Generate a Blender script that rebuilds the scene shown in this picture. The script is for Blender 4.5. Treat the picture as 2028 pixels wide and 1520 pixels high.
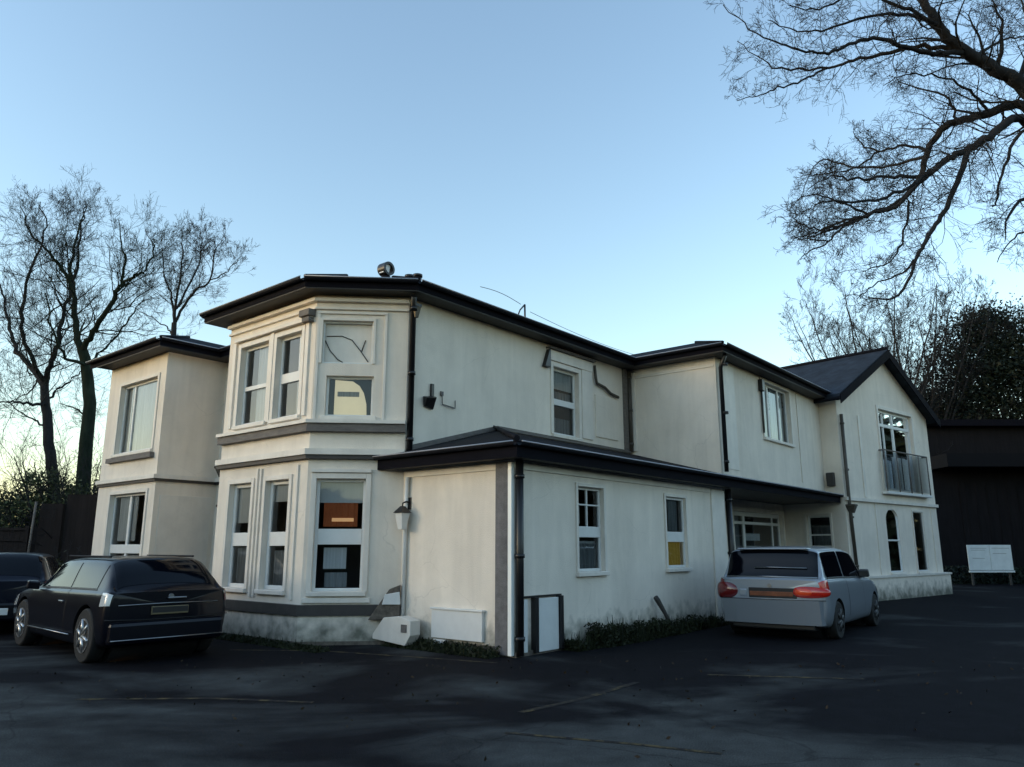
import bpy, bmesh, math, random
import numpy as np
from mathutils import Vector, Matrix
random.seed(7)
R = math.radians
# ------------------------------------------------------------------ camera, sky, sun, exposure
scn = bpy.context.scene
for o in list(bpy.data.objects): bpy.data.objects.remove(o)
EYE = 1.55
PITCH = math.atan((1085-760)/1500.0)
cam_d = bpy.data.cameras.new('camera'); cam = bpy.data.objects.new('camera', cam_d)
scn.collection.objects.link(cam); scn.camera = cam
cam.location = (0, 0, EYE); cam.rotation_euler = (R(90)+PITCH, 0, 0)
cam_d.sensor_width = 36; cam_d.lens = 36*1500/2028.0; cam_d.clip_end = 2000; cam_d.clip_start = .05
SUN_EL, SUN_AZ = 10.0, -106.0        # azimuth from +Y towards +X: low sun at the left, a little behind the camera
w = bpy.data.worlds.new('World'); scn.world = w; w.use_nodes = True
nt = w.node_tree; bg = nt.nodes['Background']
sky = nt.nodes.new('ShaderNodeTexSky'); sky.sky_type = 'NISHITA'; sky.sun_disc = False
sky.sun_elevation = R(SUN_EL); sky.sun_rotation = R(SUN_AZ); sky.air_density = 1.2; sky.dust_density = 0.7; sky.ozone_density = 1.6
nt.links.new(sky.outputs[0], bg.inputs[0]); bg.inputs[1].default_value = 0.15
sl = bpy.data.lights.new('sun', 'SUN'); sl.energy = 0.08; sl.angle = R(14); sl.color = (1, .82, .62)
so = bpy.data.objects.new('sun', sl); scn.collection.objects.link(so)
sd = Vector((math.sin(R(SUN_AZ))*math.cos(R(SUN_EL)), math.cos(R(SUN_AZ))*math.cos(R(SUN_EL)), math.sin(R(SUN_EL))))
so.rotation_euler = sd.to_track_quat('Z', 'Y').to_euler()
vs = scn.view_settings; vs.view_transform = 'Standard'; vs.look = 'None'; vs.gamma = 1; vs.use_curve_mapping = False
vs.exposure = 1.48
scn.cycles.max_bounces = 8; scn.cycles.transparent_max_bounces = 12

# ------------------------------------------------------------------ helpers
COL = scn.collection
fwv = np.array([0, math.cos(PITCH), math.sin(PITCH)]); upv = np.array([0, -math.sin(PITCH), math.cos(PITCH)]); rtv = np.array([1., 0, 0])
def at(x, y, d):                    # a point of the photo at horizontal distance d (metres) in front of the eye
    r = fwv*1500 + rtv*(x-1014) + upv*(760-y)
    return np.array([0, 0, EYE]) + r*(d/r[1])
def gp(x, y):
    r = fwv*1500 + rtv*(x-1014) + upv*(760-y)
    return np.array([0, 0, EYE]) + r*(-EYE/r[2])

def tag(o, label=None, cat=None, group=None, kind=None):
    if label: o['label'] = label
    if cat: o['category'] = cat
    if group: o['group'] = group
    if kind: o['kind'] = kind
    return o
def empty(name, loc, rz=0, **k):
    o = bpy.data.objects.new(name, None); COL.objects.link(o); o.location = loc; o.rotation_euler = (0, 0, rz)
    o.empty_display_size = .3
    return tag(o, **k)

def mesh_np(name, verts, faces, mat, parent=None, smooth=False):
    """faces: (n,4) or (n,3) int array"""
    me = bpy.data.meshes.new(name); verts = np.asarray(verts, dtype=np.float32); faces = np.asarray(faces, dtype=np.int32)
    n, k = faces.shape
    me.vertices.add(len(verts)); me.vertices.foreach_set('co', verts.ravel())
    me.loops.add(n*k); me.loops.foreach_set('vertex_index', faces.ravel())
    me.polygons.add(n); me.polygons.foreach_set('loop_start', np.arange(0, n*k, k, dtype=np.int32))
    try: me.polygons.foreach_set('loop_total', np.full(n, k, dtype=np.int32))
    except Exception: pass
    me.polygons.foreach_set('use_smooth', np.full(n, smooth, dtype=bool))
    me.update(calc_edges=True); me.validate()
    if mat: me.materials.append(mat)
    o = bpy.data.objects.new(name, me); COL.objects.link(o)
    if parent: o.parent = parent
    return o

class MB:
    def __init__(s): s.v = []; s.f = []; s.sm = []
    def quad(s, *p):
        i = len(s.v); s.v += [tuple(map(float, q)) for q in p]; s.f.append(tuple(range(i, i+len(p)))); s.sm.append(False); return s
    def hexa(s, p):                # 8 points: bottom 4 ccw then top 4 ccw
        i = len(s.v); s.v += [tuple(map(float, q)) for q in p]
        for f in ((3,2,1,0),(4,5,6,7),(0,1,5,4),(1,2,6,5),(2,3,7,6),(3,0,4,7)):
            s.f.append(tuple(i+k for k in f)); s.sm.append(False)
        return s
    def box(s, x0, x1, y0, y1, z0, z1):
        return s.hexa([(x0,y0,z0),(x1,y0,z0),(x1,y1,z0),(x0,y1,z0),(x0,y0,z1),(x1,y0,z1),(x1,y1,z1),(x0,y1,z1)])
    def prism(s, poly, axis_pts):  # extrude 3D polygon by vector
        i = len(s.v); n = len(poly); e = np.array(axis_pts, float)
        s.v += [tuple(map(float, q)) for q in poly] + [tuple(map(float, np.array(q, float)+e)) for q in poly]
        s.f.append(tuple(i+k for k in range(n))[::-1]); s.f.append(tuple(i+n+k for k in range(n))); s.sm += [False, False]
        for k in range(n):
            s.f.append((i+k, i+(k+1) % n, i+n+(k+1) % n, i+n+k)); s.sm.append(False)
        return s
    def tube(s, pts, rad, sides=8, caps=True):
        pts = [Vector(p) for p in pts]; n = len(pts)
        rad = [rad]*n if isinstance(rad, (int, float)) else rad
        i0 = len(s.v)
        a = None
        for k in range(n):
            t = (pts[min(k+1, n-1)]-pts[max(k-1, 0)]).normalized()
            if a is None: a = t.orthogonal().normalized()
            a = (a - t*a.dot(t)).normalized(); b = t.cross(a)
            for j in range(sides):
                th = 2*math.pi*j/sides
                s.v.append(tuple(pts[k] + (a*math.cos(th)+b*math.sin(th))*rad[k]))
        for k in range(n-1):
            for j in range(sides):
                s.f.append((i0+k*sides+j, i0+k*sides+(j+1) % sides, i0+(k+1)*sides+(j+1) % sides, i0+(k+1)*sides+j)); s.sm.append(True)
        if caps:
            s.f.append(tuple(i0+j for j in range(sides))[::-1]); s.sm.append(False)
            s.f.append(tuple(i0+(n-1)*sides+j for j in range(sides))); s.sm.append(False)
        return s
    def build(s, name, mat, parent=None, bevel=0):
        me = bpy.data.meshes.new(name); me.from_pydata(s.v, [], s.f)
        me.polygons.foreach_set('use_smooth', s.sm)
        if mat: me.materials.append(mat)
        bm = bmesh.new(); bm.from_mesh(me)
        bmesh.ops.recalc_face_normals(bm, faces=bm.faces) if not getattr(s, 'keep', False) else None
        bm.to_mesh(me); bm.free()
        o = bpy.data.objects.new(name, me); COL.objects.link(o)
        if parent: o.parent = parent
        if bevel:
            m = o.modifiers.new('b', 'BEVEL'); m.width = bevel; m.segments = 2; m.limit_method = 'ANGLE'
        return o

# ------------------------------------------------------------------ materials
def mat(name, col, rough=.7, metal=0, var=0, scale=3., stretch=(1,1,1), bump=0, bscale=40, spec=.5, emit=None, estr=0, streak=0, coat=0, dirt=None):
    m = bpy.data.materials.new(name); m.use_nodes = True; n = m.node_tree.nodes; l = m.node_tree.links; b = n['Principled BSDF']
    b.inputs['Base Color'].default_value = (*col, 1); b.inputs['Roughness'].default_value = rough; b.inputs['Metallic'].default_value = metal
    b.inputs['Specular IOR Level'].default_value = spec; b.inputs['Coat Weight'].default_value = coat; b.inputs['Coat Roughness'].default_value = .06
    tc = n.new('ShaderNodeTexCoord')
    src = None
    def mul(fac_out, lo, hi, prev):
        mr = n.new('ShaderNodeMapRange'); mr.inputs['From Min'].default_value = .3; mr.inputs['From Max'].default_value = .7
        mr.inputs['To Min'].default_value = lo; mr.inputs['To Max'].default_value = hi; l.new(fac_out, mr.inputs[0])
        mx = n.new('ShaderNodeMix'); mx.data_type = 'RGBA'; mx.blend_type = 'MULTIPLY'; mx.inputs[0].default_value = 1
        if prev is None: mx.inputs[6].default_value = (*col, 1)
        else: l.new(prev, mx.inputs[6])
        l.new(mr.outputs[0], mx.inputs[7]); return mx.outputs[2]
    if var:
        mp = n.new('ShaderNodeMapping'); mp.inputs['Scale'].default_value = stretch; l.new(tc.outputs['Object'], mp.inputs[0])
        no = n.new('ShaderNodeTexNoise'); no.inputs['Scale'].default_value = scale; no.inputs['Detail'].default_value = 8; no.inputs['Roughness'].default_value = .62
        l.new(mp.outputs[0], no.inputs[0]); src = mul(no.outputs[0], 1-var, 1+var*.4, src)
    if streak:
        mp = n.new('ShaderNodeMapping'); mp.inputs['Scale'].default_value = (1, 1, .12); l.new(tc.outputs['Object'], mp.inputs[0])
        no = n.new('ShaderNodeTexNoise'); no.inputs['Scale'].default_value = 3.3; no.inputs['Detail'].default_value = 9; no.inputs['Distortion'].default_value = .8
        l.new(mp.outputs[0], no.inputs[0]); src = mul(no.outputs[0], 1-streak, 1.03, src)
    if dirt:
        # grime near the ground with an uneven top edge
        sx = n.new('ShaderNodeSeparateXYZ'); l.new(tc.outputs['Object'], sx.inputs[0])
        no = n.new('ShaderNodeTexNoise'); no.inputs['Scale'].default_value = 5; no.inputs['Detail'].default_value = 6; l.new(tc.outputs['Object'], no.inputs[0])
        ad = n.new('ShaderNodeMath'); ad.operation = 'MULTIPLY_ADD'; ad.inputs[1].default_value = -.9; l.new(no.outputs[0], ad.inputs[0]); l.new(sx.outputs[2], ad.inputs[2])
        mr = n.new('ShaderNodeMapRange'); mr.inputs['From Min'].default_value = -.45; mr.inputs['From Max'].default_value = .05
        mr.inputs['To Min'].default_value = 1; mr.inputs['To Max'].default_value = 0; l.new(ad.outputs[0], mr.inputs[0])
        mx = n.new('ShaderNodeMix'); mx.data_type = 'RGBA'; l.new(mr.outputs[0], mx.inputs[0])
        if src is None: mx.inputs[6].default_value = (*col, 1)
        else: l.new(src, mx.inputs[6])
        mx.inputs[7].default_value = (*dirt, 1); src = mx.outputs[2]
    if src is not None: l.new(src, b.inputs['Base Color'])
    if bump:
        no = n.new('ShaderNodeTexNoise'); no.inputs['Scale'].default_value = bscale; no.inputs['Detail'].default_value = 5; l.new(tc.outputs['Object'], no.inputs[0])
        bp = n.new('ShaderNodeBump'); bp.inputs['Strength'].default_value = bump; bp.inputs['Distance'].default_value = .02
        l.new(no.outputs[0], bp.inputs['Height']); l.new(bp.outputs[0], b.inputs['Normal'])
    if emit: b.inputs['Emission Color'].default_value = (*emit, 1); b.inputs['Emission Strength'].default_value = estr
    return m
def glass(name, tint=(.8,.85,.88), rough=.03, dens=.35):
    m = bpy.data.materials.new(name); m.use_nodes = True; n = m.node_tree.nodes; l = m.node_tree.links
    for x in list(n):
        if x.type != 'OUTPUT_MATERIAL': n.remove(x)
    out = [x for x in n if x.type == 'OUTPUT_MATERIAL'][0]
    tr = n.new('ShaderNodeBsdfTransparent'); tr.inputs[0].default_value = (*[c*dens+(1-dens)*.55 for c in tint], 1)
    gl = n.new('ShaderNodeBsdfGlossy'); gl.inputs['Roughness'].default_value = rough; gl.inputs[0].default_value = (.9,.95,1,1)
    fr = n.new('ShaderNodeFresnel'); fr.inputs[0].default_value = 1.6
    mx = n.new('ShaderNodeMixShader'); l.new(fr.outputs[0], mx.inputs[0]); l.new(tr.outputs[0], mx.inputs[1]); l.new(gl.outputs[0], mx.inputs[2])
    l.new(mx.outputs[0], out.inputs[0]); return m

def wallmat(*a, **k):
    m = mat(*a, **k); n = m.node_tree.nodes; l = m.node_tree.links; b = n['Principled BSDF']
    prev = b.inputs['Base Color'].links[0].from_socket; tc = n.new('ShaderNodeTexCoord')
    # hairline cracks and grey algae blotches
    wv = n.new('ShaderNodeTexNoise'); wv.inputs['Scale'].default_value = 1.3; wv.inputs['Detail'].default_value = 5; l.new(tc.outputs['Object'], wv.inputs[0])
    ad = n.new('ShaderNodeMix'); ad.data_type = 'RGBA'; ad.blend_type = 'ADD'; ad.inputs[0].default_value = .55; l.new(tc.outputs['Object'], ad.inputs[6]); l.new(wv.outputs[1], ad.inputs[7])
    vo = n.new('ShaderNodeTexVoronoi'); vo.feature = 'DISTANCE_TO_EDGE'; vo.inputs['Scale'].default_value = .75; l.new(ad.outputs[2], vo.inputs[0])
    mr = n.new('ShaderNodeMapRange'); mr.inputs['From Min'].default_value = .0; mr.inputs['From Max'].default_value = .006; mr.inputs['To Min'].default_value = .16; mr.inputs['To Max'].default_value = 0; l.new(vo.outputs[0], mr.inputs[0])
    n4 = n.new('ShaderNodeTexNoise'); n4.inputs['Scale'].default_value = .9; l.new(tc.outputs['Object'], n4.inputs[0])
    gt = n.new('ShaderNodeMapRange'); gt.inputs['From Min'].default_value = .5; gt.inputs['From Max'].default_value = .6; l.new(n4.outputs[0], gt.inputs[0])
    mm = n.new('ShaderNodeMath'); mm.operation = 'MULTIPLY'; l.new(mr.outputs[0], mm.inputs[0]); l.new(gt.outputs[0], mm.inputs[1])
    mx = n.new('ShaderNodeMix'); mx.data_type = 'RGBA'; l.new(mm.outputs[0], mx.inputs[0]); l.new(prev, mx.inputs[6]); mx.inputs[7].default_value = (.12,.11,.10,1)
    n5 = n.new('ShaderNodeTexNoise'); n5.inputs['Scale'].default_value = .55; n5.inputs['Detail'].default_value = 9; n5.inputs['Roughness'].default_value = .7; n5.inputs['Distortion'].default_value = 1.2; l.new(tc.outputs['Object'], n5.inputs[0])
    g5 = n.new('ShaderNodeMapRange'); g5.inputs['From Min'].default_value = .52; g5.inputs['From Max'].default_value = .75; g5.inputs['To Max'].default_value = .24; l.new(n5.outputs[0], g5.inputs[0])
    m2 = n.new('ShaderNodeMix'); m2.data_type = 'RGBA'; l.new(g5.outputs[0], m2.inputs[0]); l.new(mx.outputs[2], m2.inputs[6]); m2.inputs[7].default_value = (.47,.43,.35,1)
    l.new(m2.outputs[2], b.inputs['Base Color']); return m
M = {}
M['render'] = wallmat('cream render', (.82,.745,.65), .85, var=.12, scale=.8, streak=.09, bump=.35, bscale=60, dirt=(.16,.16,.13))
M['trim'] = mat('white painted trim', (.76,.71,.64), .55, var=.10, scale=3, streak=.08, bump=.1, bscale=30)
M['frame'] = mat('white window frame', (.70,.71,.70), .4, var=.06, scale=6)
M['band'] = mat('dark painted band', (.045,.04,.038), .6, var=.3, scale=5, bump=.2)
M['bandgrey'] = mat('weathered grey band', (.15,.135,.125), .75, var=.35, scale=5, stretch=(1,1,4), bump=.2)
M['slate'] = None
M['fascia'] = mat('black fascia board', (.006,.006,.010), .8, var=.2, scale=4, spec=.06)
M['soffit'] = mat('dark soffit', (.012,.012,.014), .6, var=.2, scale=4)
M['gutter'] = mat('black plastic gutter', (.007,.008,.013), .6, var=.15, scale=3, spec=.12)
M['lip_glint'] = mat('painted gutter glint', (.35,.38,.45), .35, var=.2, scale=2)  # pale colour paints the sky glint along the gutter edges
M['pipe'] = mat('black plastic pipe', (.012,.012,.014), .35, var=.2, scale=5)
M['brownpipe'] = mat('weathered brown pipe', (.07,.06,.048), .6, var=.3, scale=5)
M['greypost'] = mat('grey roughcast pilaster', (.17,.165,.17), .9, var=.3, scale=9, streak=.2, bump=.5, bscale=60)
M['white'] = mat('bright white paint', (.85,.87,.85), .4)
M['brick'] = mat('old brown brick', (.13,.11,.09), .9, var=.5, scale=12, bump=.5, bscale=25)
M['glass'] = glass('window glass', dens=.6)
M['dark'] = mat('dark void', (.012,.012,.014), .9)
M['blind'] = mat('pale blind', (.62,.62,.60), .8, var=.06, scale=4, stretch=(6,6,.3), bump=.1, bscale=8)
M['curtain'] = mat('white net curtain', (.70,.72,.72), .9, var=.25, scale=4, stretch=(7,7,.25), bump=.4, bscale=10)
M['greycurtain'] = mat('grey curtain', (.30,.32,.33), .9, var=.35, scale=4, stretch=(7,7,.25), bump=.4, bscale=10)
M['cream_lit'] = mat('lit cream blind', (.75,.70,.48), .8, var=.06, scale=4, emit=(1,.86,.56), estr=.17)
M['mustard'] = mat('mustard curtain', (.34,.27,.06), .8, var=.3, scale=5, stretch=(6,6,.5), emit=(.8,.6,.12), estr=.03)
M['lampglow'] = mat('lamplight orange curtain', (.25,.07,.02), .8, var=.3, scale=3, emit=(.8,.2,.05), estr=.02)  # orange colour and weak emission imitate lamplight indoors
M['glow'] = mat('strip lamp glow', (.6,.4,.2), .5, emit=(1,.5,.2), estr=.18)
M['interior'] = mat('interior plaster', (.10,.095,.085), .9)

def slate_mat(c=(.008,.009,.014)):
    m = mat('dark slate', c, .75, var=.5, scale=2.5, spec=.12)
    n = m.node_tree.nodes; l = m.node_tree.links; b = n['Principled BSDF']
    tc = n.new('ShaderNodeTexCoord'); wv = n.new('ShaderNodeTexWave'); wv.wave_type = 'BANDS'; wv.bands_direction = 'Z'; wv.wave_profile = 'SAW'
    wv.inputs['Scale'].default_value = 1.9; wv.inputs['Distortion'].default_value = .3; l.new(tc.outputs['Object'], wv.inputs[0])
    no = n.new('ShaderNodeTexNoise'); no.inputs['Scale'].default_value = 12; l.new(tc.outputs['Object'], no.inputs[0])
    ad = n.new('ShaderNodeMath'); ad.operation = 'ADD'; l.new(wv.outputs[1], ad.inputs[0]); l.new(no.outputs[0], ad.inputs[1])
    bp = n.new('ShaderNodeBump'); bp.inputs['Strength'].default_value = .5; bp.inputs['Distance'].default_value = .02; l.new(ad.outputs[0], bp.inputs['Height'])
    l.new(bp.outputs[0], b.inputs['Normal']); return m
M['slate'] = slate_mat()

# ------------------------------------------------------------------ ground
def asphalt():
    m = bpy.data.materials.new('damp asphalt'); m.use_nodes = True; n = m.node_tree.nodes; l = m.node_tree.links; b = n['Principled BSDF']
    tc = n.new('ShaderNodeTexCoord')
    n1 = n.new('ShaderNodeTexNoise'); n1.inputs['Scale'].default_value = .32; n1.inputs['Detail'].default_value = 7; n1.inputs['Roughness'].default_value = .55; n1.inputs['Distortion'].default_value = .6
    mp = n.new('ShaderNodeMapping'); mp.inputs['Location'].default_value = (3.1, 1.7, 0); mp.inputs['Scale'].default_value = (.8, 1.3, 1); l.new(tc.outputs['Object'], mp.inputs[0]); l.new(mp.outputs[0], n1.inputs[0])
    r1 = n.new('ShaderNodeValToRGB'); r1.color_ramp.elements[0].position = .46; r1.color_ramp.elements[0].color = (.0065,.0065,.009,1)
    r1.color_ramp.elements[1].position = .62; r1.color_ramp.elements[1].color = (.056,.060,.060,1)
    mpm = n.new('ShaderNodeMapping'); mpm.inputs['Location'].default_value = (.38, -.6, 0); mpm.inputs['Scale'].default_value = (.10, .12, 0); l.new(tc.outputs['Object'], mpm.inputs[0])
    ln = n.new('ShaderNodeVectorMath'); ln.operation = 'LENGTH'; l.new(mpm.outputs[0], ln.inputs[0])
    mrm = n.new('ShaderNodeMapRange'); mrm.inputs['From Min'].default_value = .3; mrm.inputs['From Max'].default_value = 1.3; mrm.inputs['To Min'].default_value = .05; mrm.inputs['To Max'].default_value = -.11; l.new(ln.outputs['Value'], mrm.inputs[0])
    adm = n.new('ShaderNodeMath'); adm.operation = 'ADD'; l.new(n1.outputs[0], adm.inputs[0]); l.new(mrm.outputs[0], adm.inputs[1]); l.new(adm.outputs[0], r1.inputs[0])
    n2 = n.new('ShaderNodeTexNoise'); n2.inputs['Scale'].default_value = 90; n2.inputs['Detail'].default_value = 3; l.new(tc.outputs['Object'], n2.inputs[0])
    mr = n.new('ShaderNodeMapRange'); mr.inputs['From Min'].default_value = .3; mr.inputs['From Max'].default_value = .7; mr.inputs['To Min'].default_value = .55; mr.inputs['To Max'].default_value = 1.5; l.new(n2.outputs[0], mr.inputs[0])
    n3 = n.new('ShaderNodeTexNoise'); n3.inputs['Scale'].default_value = 3.5; n3.inputs['Detail'].default_value = 6; l.new(tc.outputs['Object'], n3.inputs[0])
    mr3 = n.new('ShaderNodeMapRange'); mr3.inputs['From Min'].default_value = .3; mr3.inputs['From Max'].default_value = .7; mr3.inputs['To Min'].default_value = .75; mr3.inputs['To Max'].default_value = 1.2; l.new(n3.outputs[0], mr3.inputs[0])
    mx = n.new('ShaderNodeMix'); mx.data_type = 'RGBA'; mx.blend_type = 'MULTIPLY'; mx.inputs[0].default_value = 1; l.new(r1.outputs[0], mx.inputs[6]); l.new(mr.outputs[0], mx.inputs[7])
    mx2 = n.new('ShaderNodeMix'); mx2.data_type = 'RGBA'; mx2.blend_type = 'MULTIPLY'; mx2.inputs[0].default_value = 1; l.new(mx.outputs[2], mx2.inputs[6]); l.new(mr3.outputs[0], mx2.inputs[7])
    nz = n.new('ShaderNodeTexNoise'); nz.inputs['Scale'].default_value = 1.1; nz.inputs['Detail'].default_value = 6; l.new(tc.outputs['Object'], nz.inputs[0])
    aa = n.new('ShaderNodeMix'); aa.data_type = 'RGBA'; aa.blend_type = 'ADD'; aa.inputs[0].default_value = .8; l.new(tc.outputs['Object'], aa.inputs[6]); l.new(nz.outputs[1], aa.inputs[7])
    vo = n.new('ShaderNodeTexVoronoi'); vo.feature = 'DISTANCE_TO_EDGE'; vo.inputs['Scale'].default_value = .42; l.new(aa.outputs[2], vo.inputs[0])
    mc = n.new('ShaderNodeMapRange'); mc.inputs['From Max'].default_value = .007; mc.inputs['To Min'].default_value = .4; mc.inputs['To Max'].default_value = 0; l.new(vo.outputs[0], mc.inputs[0])
    mx3 = n.new('ShaderNodeMix'); mx3.data_type = 'RGBA'; l.new(mc.outputs[0], mx3.inputs[0]); l.new(mx2.outputs[2], mx3.inputs[6]); mx3.inputs[7].default_value = (.001,.001,.001,1)
    vs_ = n.new('ShaderNodeTexVoronoi'); vs_.inputs['Scale'].default_value = 55; l.new(tc.outputs['Object'], vs_.inputs[0])
    ms = n.new('ShaderNodeMapRange'); ms.inputs['From Min'].default_value = .0; ms.inputs['From Max'].default_value = .22; ms.inputs['To Min'].default_value = 2.6; ms.inputs['To Max'].default_value = .9; l.new(vs_.outputs[0], ms.inputs[0])
    mx4 = n.new('ShaderNodeMix'); mx4.data_type = 'RGBA'; mx4.blend_type = 'MULTIPLY'; mx4.inputs[0].default_value = 1; l.new(mx3.outputs[2], mx4.inputs[6]); l.new(ms.outputs[0], mx4.inputs[7])
    l.new(mx4.outputs[2], b.inputs['Base Color']); b.inputs['Roughness'].default_value = .85; b.inputs['Specular IOR Level'].default_value = .07
    bp = n.new('ShaderNodeBump'); bp.inputs['Strength'].default_value = .5; bp.inputs['Distance'].default_value = .01; l.new(n2.outputs[0], bp.inputs['Height']); l.new(bp.outputs[0], b.inputs['Normal'])
    return m
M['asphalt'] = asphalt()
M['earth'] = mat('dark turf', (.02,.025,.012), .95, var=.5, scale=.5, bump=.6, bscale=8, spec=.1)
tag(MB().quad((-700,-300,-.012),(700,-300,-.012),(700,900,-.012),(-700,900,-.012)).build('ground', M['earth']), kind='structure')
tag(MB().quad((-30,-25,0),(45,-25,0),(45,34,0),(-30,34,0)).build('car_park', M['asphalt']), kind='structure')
def paint_mat():
    m = bpy.data.materials.new('worn yellow paint'); m.use_nodes = True; n = m.node_tree.nodes; l = m.node_tree.links; b = n['Principled BSDF']
    tc = n.new('ShaderNodeTexCoord'); no = n.new('ShaderNodeTexNoise'); no.inputs['Scale'].default_value = 4; no.inputs['Detail'].default_value = 9; no.inputs['Roughness'].default_value = .75; l.new(tc.outputs['Object'], no.inputs[0])
    r = n.new('ShaderNodeValToRGB'); r.color_ramp.elements[0].position = .47; r.color_ramp.elements[0].color = (.016,.015,.016,1)
    r.color_ramp.elements[1].position = .60; r.color_ramp.elements[1].color = (.10,.078,.038,1); l.new(no.outputs[0], r.inputs[0]); l.new(r.outputs[0], b.inputs['Base Color']); b.inputs['Roughness'].default_value = .85
    b.inputs['Specular IOR Level'].default_value = .15
    return m
M['paint'] = paint_mat()
def strip(px, wid, mt, label):
    mb = MB()
    pts = [gp(*q) for q in px]
    c = sum(pts)/len(pts)
    for a_, b_ in zip(pts[:-1], pts[1:]):
        d = (b_-a_); d /= np.linalg.norm(d); n_ = np.array([-d[1], d[0], 0])*wid/2
        mb.quad(*[p+np.array([0,0,.004]) for p in (a_-n_, b_-n_, b_+n_, a_+n_)])
    o = mb.build('painted_marking', mt)
    return tag(o, kind='structure')
strip([(1400,1337),(1712,1346)], .09, M['paint'], '')
strip([(1030,1412),(1150,1386),(1262,1352)], .08, M['paint'], '')
strip([(150,1386),(420,1384),(620,1392)], .07, M['paint'], '')
strip([(1000,1452),(1250,1474),(1430,1494)], .06, M['paint'], '')
strip([(455,1288),(640,1290),(850,1304),(985,1314)], .07, M['paint'], '')

# ------------------------------------------------------------------ the house (local axes: x along the long side wall, y from its face towards the back)
A_ = math.atan((2288-1014)*math.cos(PITCH)/1500)
C0 = gp(1018, 1303); HOUSE = empty('house', (C0[0], C0[1], 0), math.pi/2-A_, label='rambling two storey cream rendered house with black eaves, canted corner and gabled end wing', cat='house')
HM = HOUSE.matrix_basis.copy()

def boxes(f, name, m, lst, bevel=.006):
    for b in lst:
        q = MB(); f.box(q, *b); q.build(name, m, HOUSE, bevel=bevel)
class F:                            # a wall frame seen from outside: s runs left to right, o outwards
    def __init__(s, A, B):
        s.A = np.array(A, float); s.B = np.array(B, float); s.L = float(np.linalg.norm(s.B-s.A)); s.d = (s.B-s.A)/s.L; s.n = np.array([s.d[1], -s.d[0]])
    def p(s, a, z, o=0):
        q = s.A+s.d*a+s.n*o; return (q[0], q[1], z)
    def box(s, mb, a0, a1, z0, z1, o0, o1):
        return mb.hexa([s.p(a0,z0,o1), s.p(a1,z0,o1), s.p(a1,z0,o0), s.p(a0,z0,o0), s.p(a0,z1,o1), s.p(a1,z1,o1), s.p(a1,z1,o0), s.p(a0,z1,o0)])
def wall(f, z0, z1, holes=(), name='wall', m=None, reveal=.16, s0=0, s1=None, parent=None):
    s1 = f.L if s1 is None else s1
    mb = MB(); mb.keep = True
    xs = sorted({s0, s1, *[h[0] for h in holes], *[h[1] for h in holes]}); zs = sorted({z0, z1, *[h[2] for h in holes], *[h[3] for h in holes]})
    for a, b in zip(xs[:-1], xs[1:]):
        for c, d in zip(zs[:-1], zs[1:]):
            if any(h[0] < (a+b)/2 < h[1] and h[2] < (c+d)/2 < h[3] for h in holes): continue
            mb.quad(f.p(a,c), f.p(b,c), f.p(b,d), f.p(a,d))
    for h in holes:
        a, b, c, d = h[:4]; r = -reveal
        mb.quad(f.p(a,c), f.p(a,d), f.p(a,d,r), f.p(a,c,r)); mb.quad(f.p(b,c), f.p(b,c,r), f.p(b,d,r), f.p(b,d))
        mb.quad(f.p(a,c), f.p(a,c,r), f.p(b,c,r), f.p(b,c)); mb.quad(f.p(a,d), f.p(b,d), f.p(b,d,r), f.p(a,d,r))
    return mb.build(name, m or M['render'], parent or HOUSE)
def window(f, s0, s1, z0, z1, rails=(), mulls=(), fr=.055, o=-.09, backs=(), sill=True, surround=0, label=None, glazed=True, bars=()):
    mb = MB()
    f.box(mb, s0, s0+fr, z0, z1, o-.06, o); f.box(mb, s1-fr, s1, z0, z1, o-.06, o)
    f.box(mb, s0+fr, s1-fr, z0, z0+fr, o-.06, o-.001); f.box(mb, s0+fr, s1-fr, z1-fr, z1, o-.06, o-.001)
    for a, b in rails: f.box(mb, s0+fr, s1-fr, a, b, o-.05, o+.006)
    for a, b in mulls: f.box(mb, a, b, z0+fr, z1-fr, o-.055, o-.004)
    for (a, b, c, d) in bars: f.box(mb, a, b, c, d, o-.045, o-.006)
    w_ = mb.build('window', M['frame'], HOUSE, bevel=.006)
    if label: w_['label'] = label
    if glazed:
        mb = MB(); mb.quad(f.p(s0+.02,z0+.02,o-.03), f.p(s1-.02,z0+.02,o-.03), f.p(s1-.02,z1-.02,o-.03), f.p(s0+.02,z1-.02,o-.03)); mb.build('pane', M['glass'], w_)
    for k, (nm, a, b, c, d, mt) in enumerate(backs):
        mb = MB(); n_ = max(2, int((b-a)/.035)); oo = o-.075-.02*k
        amp = .012 if nm == 'curtain' else .0
        for i in range(n_):
            a0 = a+(b-a)*i/n_; a1 = a+(b-a)*(i+1)/n_
            mb.quad(f.p(a0,c,oo+amp*math.sin(i*1.9)), f.p(a1,c,oo+amp*math.sin((i+1)*1.9)), f.p(a1,d,oo+amp*math.sin((i+1)*1.9+.5)), f.p(a0,d,oo+amp*math.sin(i*1.9+.5)))
        mb.build(nm, M[mt], w_)
    if sill:
        mb = MB(); f.box(mb, s0-.07, s1+.07, z0-.075, z0-.002, -.15, .07); mb.build('sill', M['trim'], w_, bevel=.01)
    if surround:
        t = surround; mb = MB(); f.box(mb, s0-t, s0, z0-.002, z1+t, -.002, .028); f.box(mb, s1, s1+t, z0-.002, z1+t, -.002, .028); f.box(mb, s0, s1, z1, z1+t, -.002, .03)
        mb.build('surround', M['trim'], w_, bevel=.006)
    return w_
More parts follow.
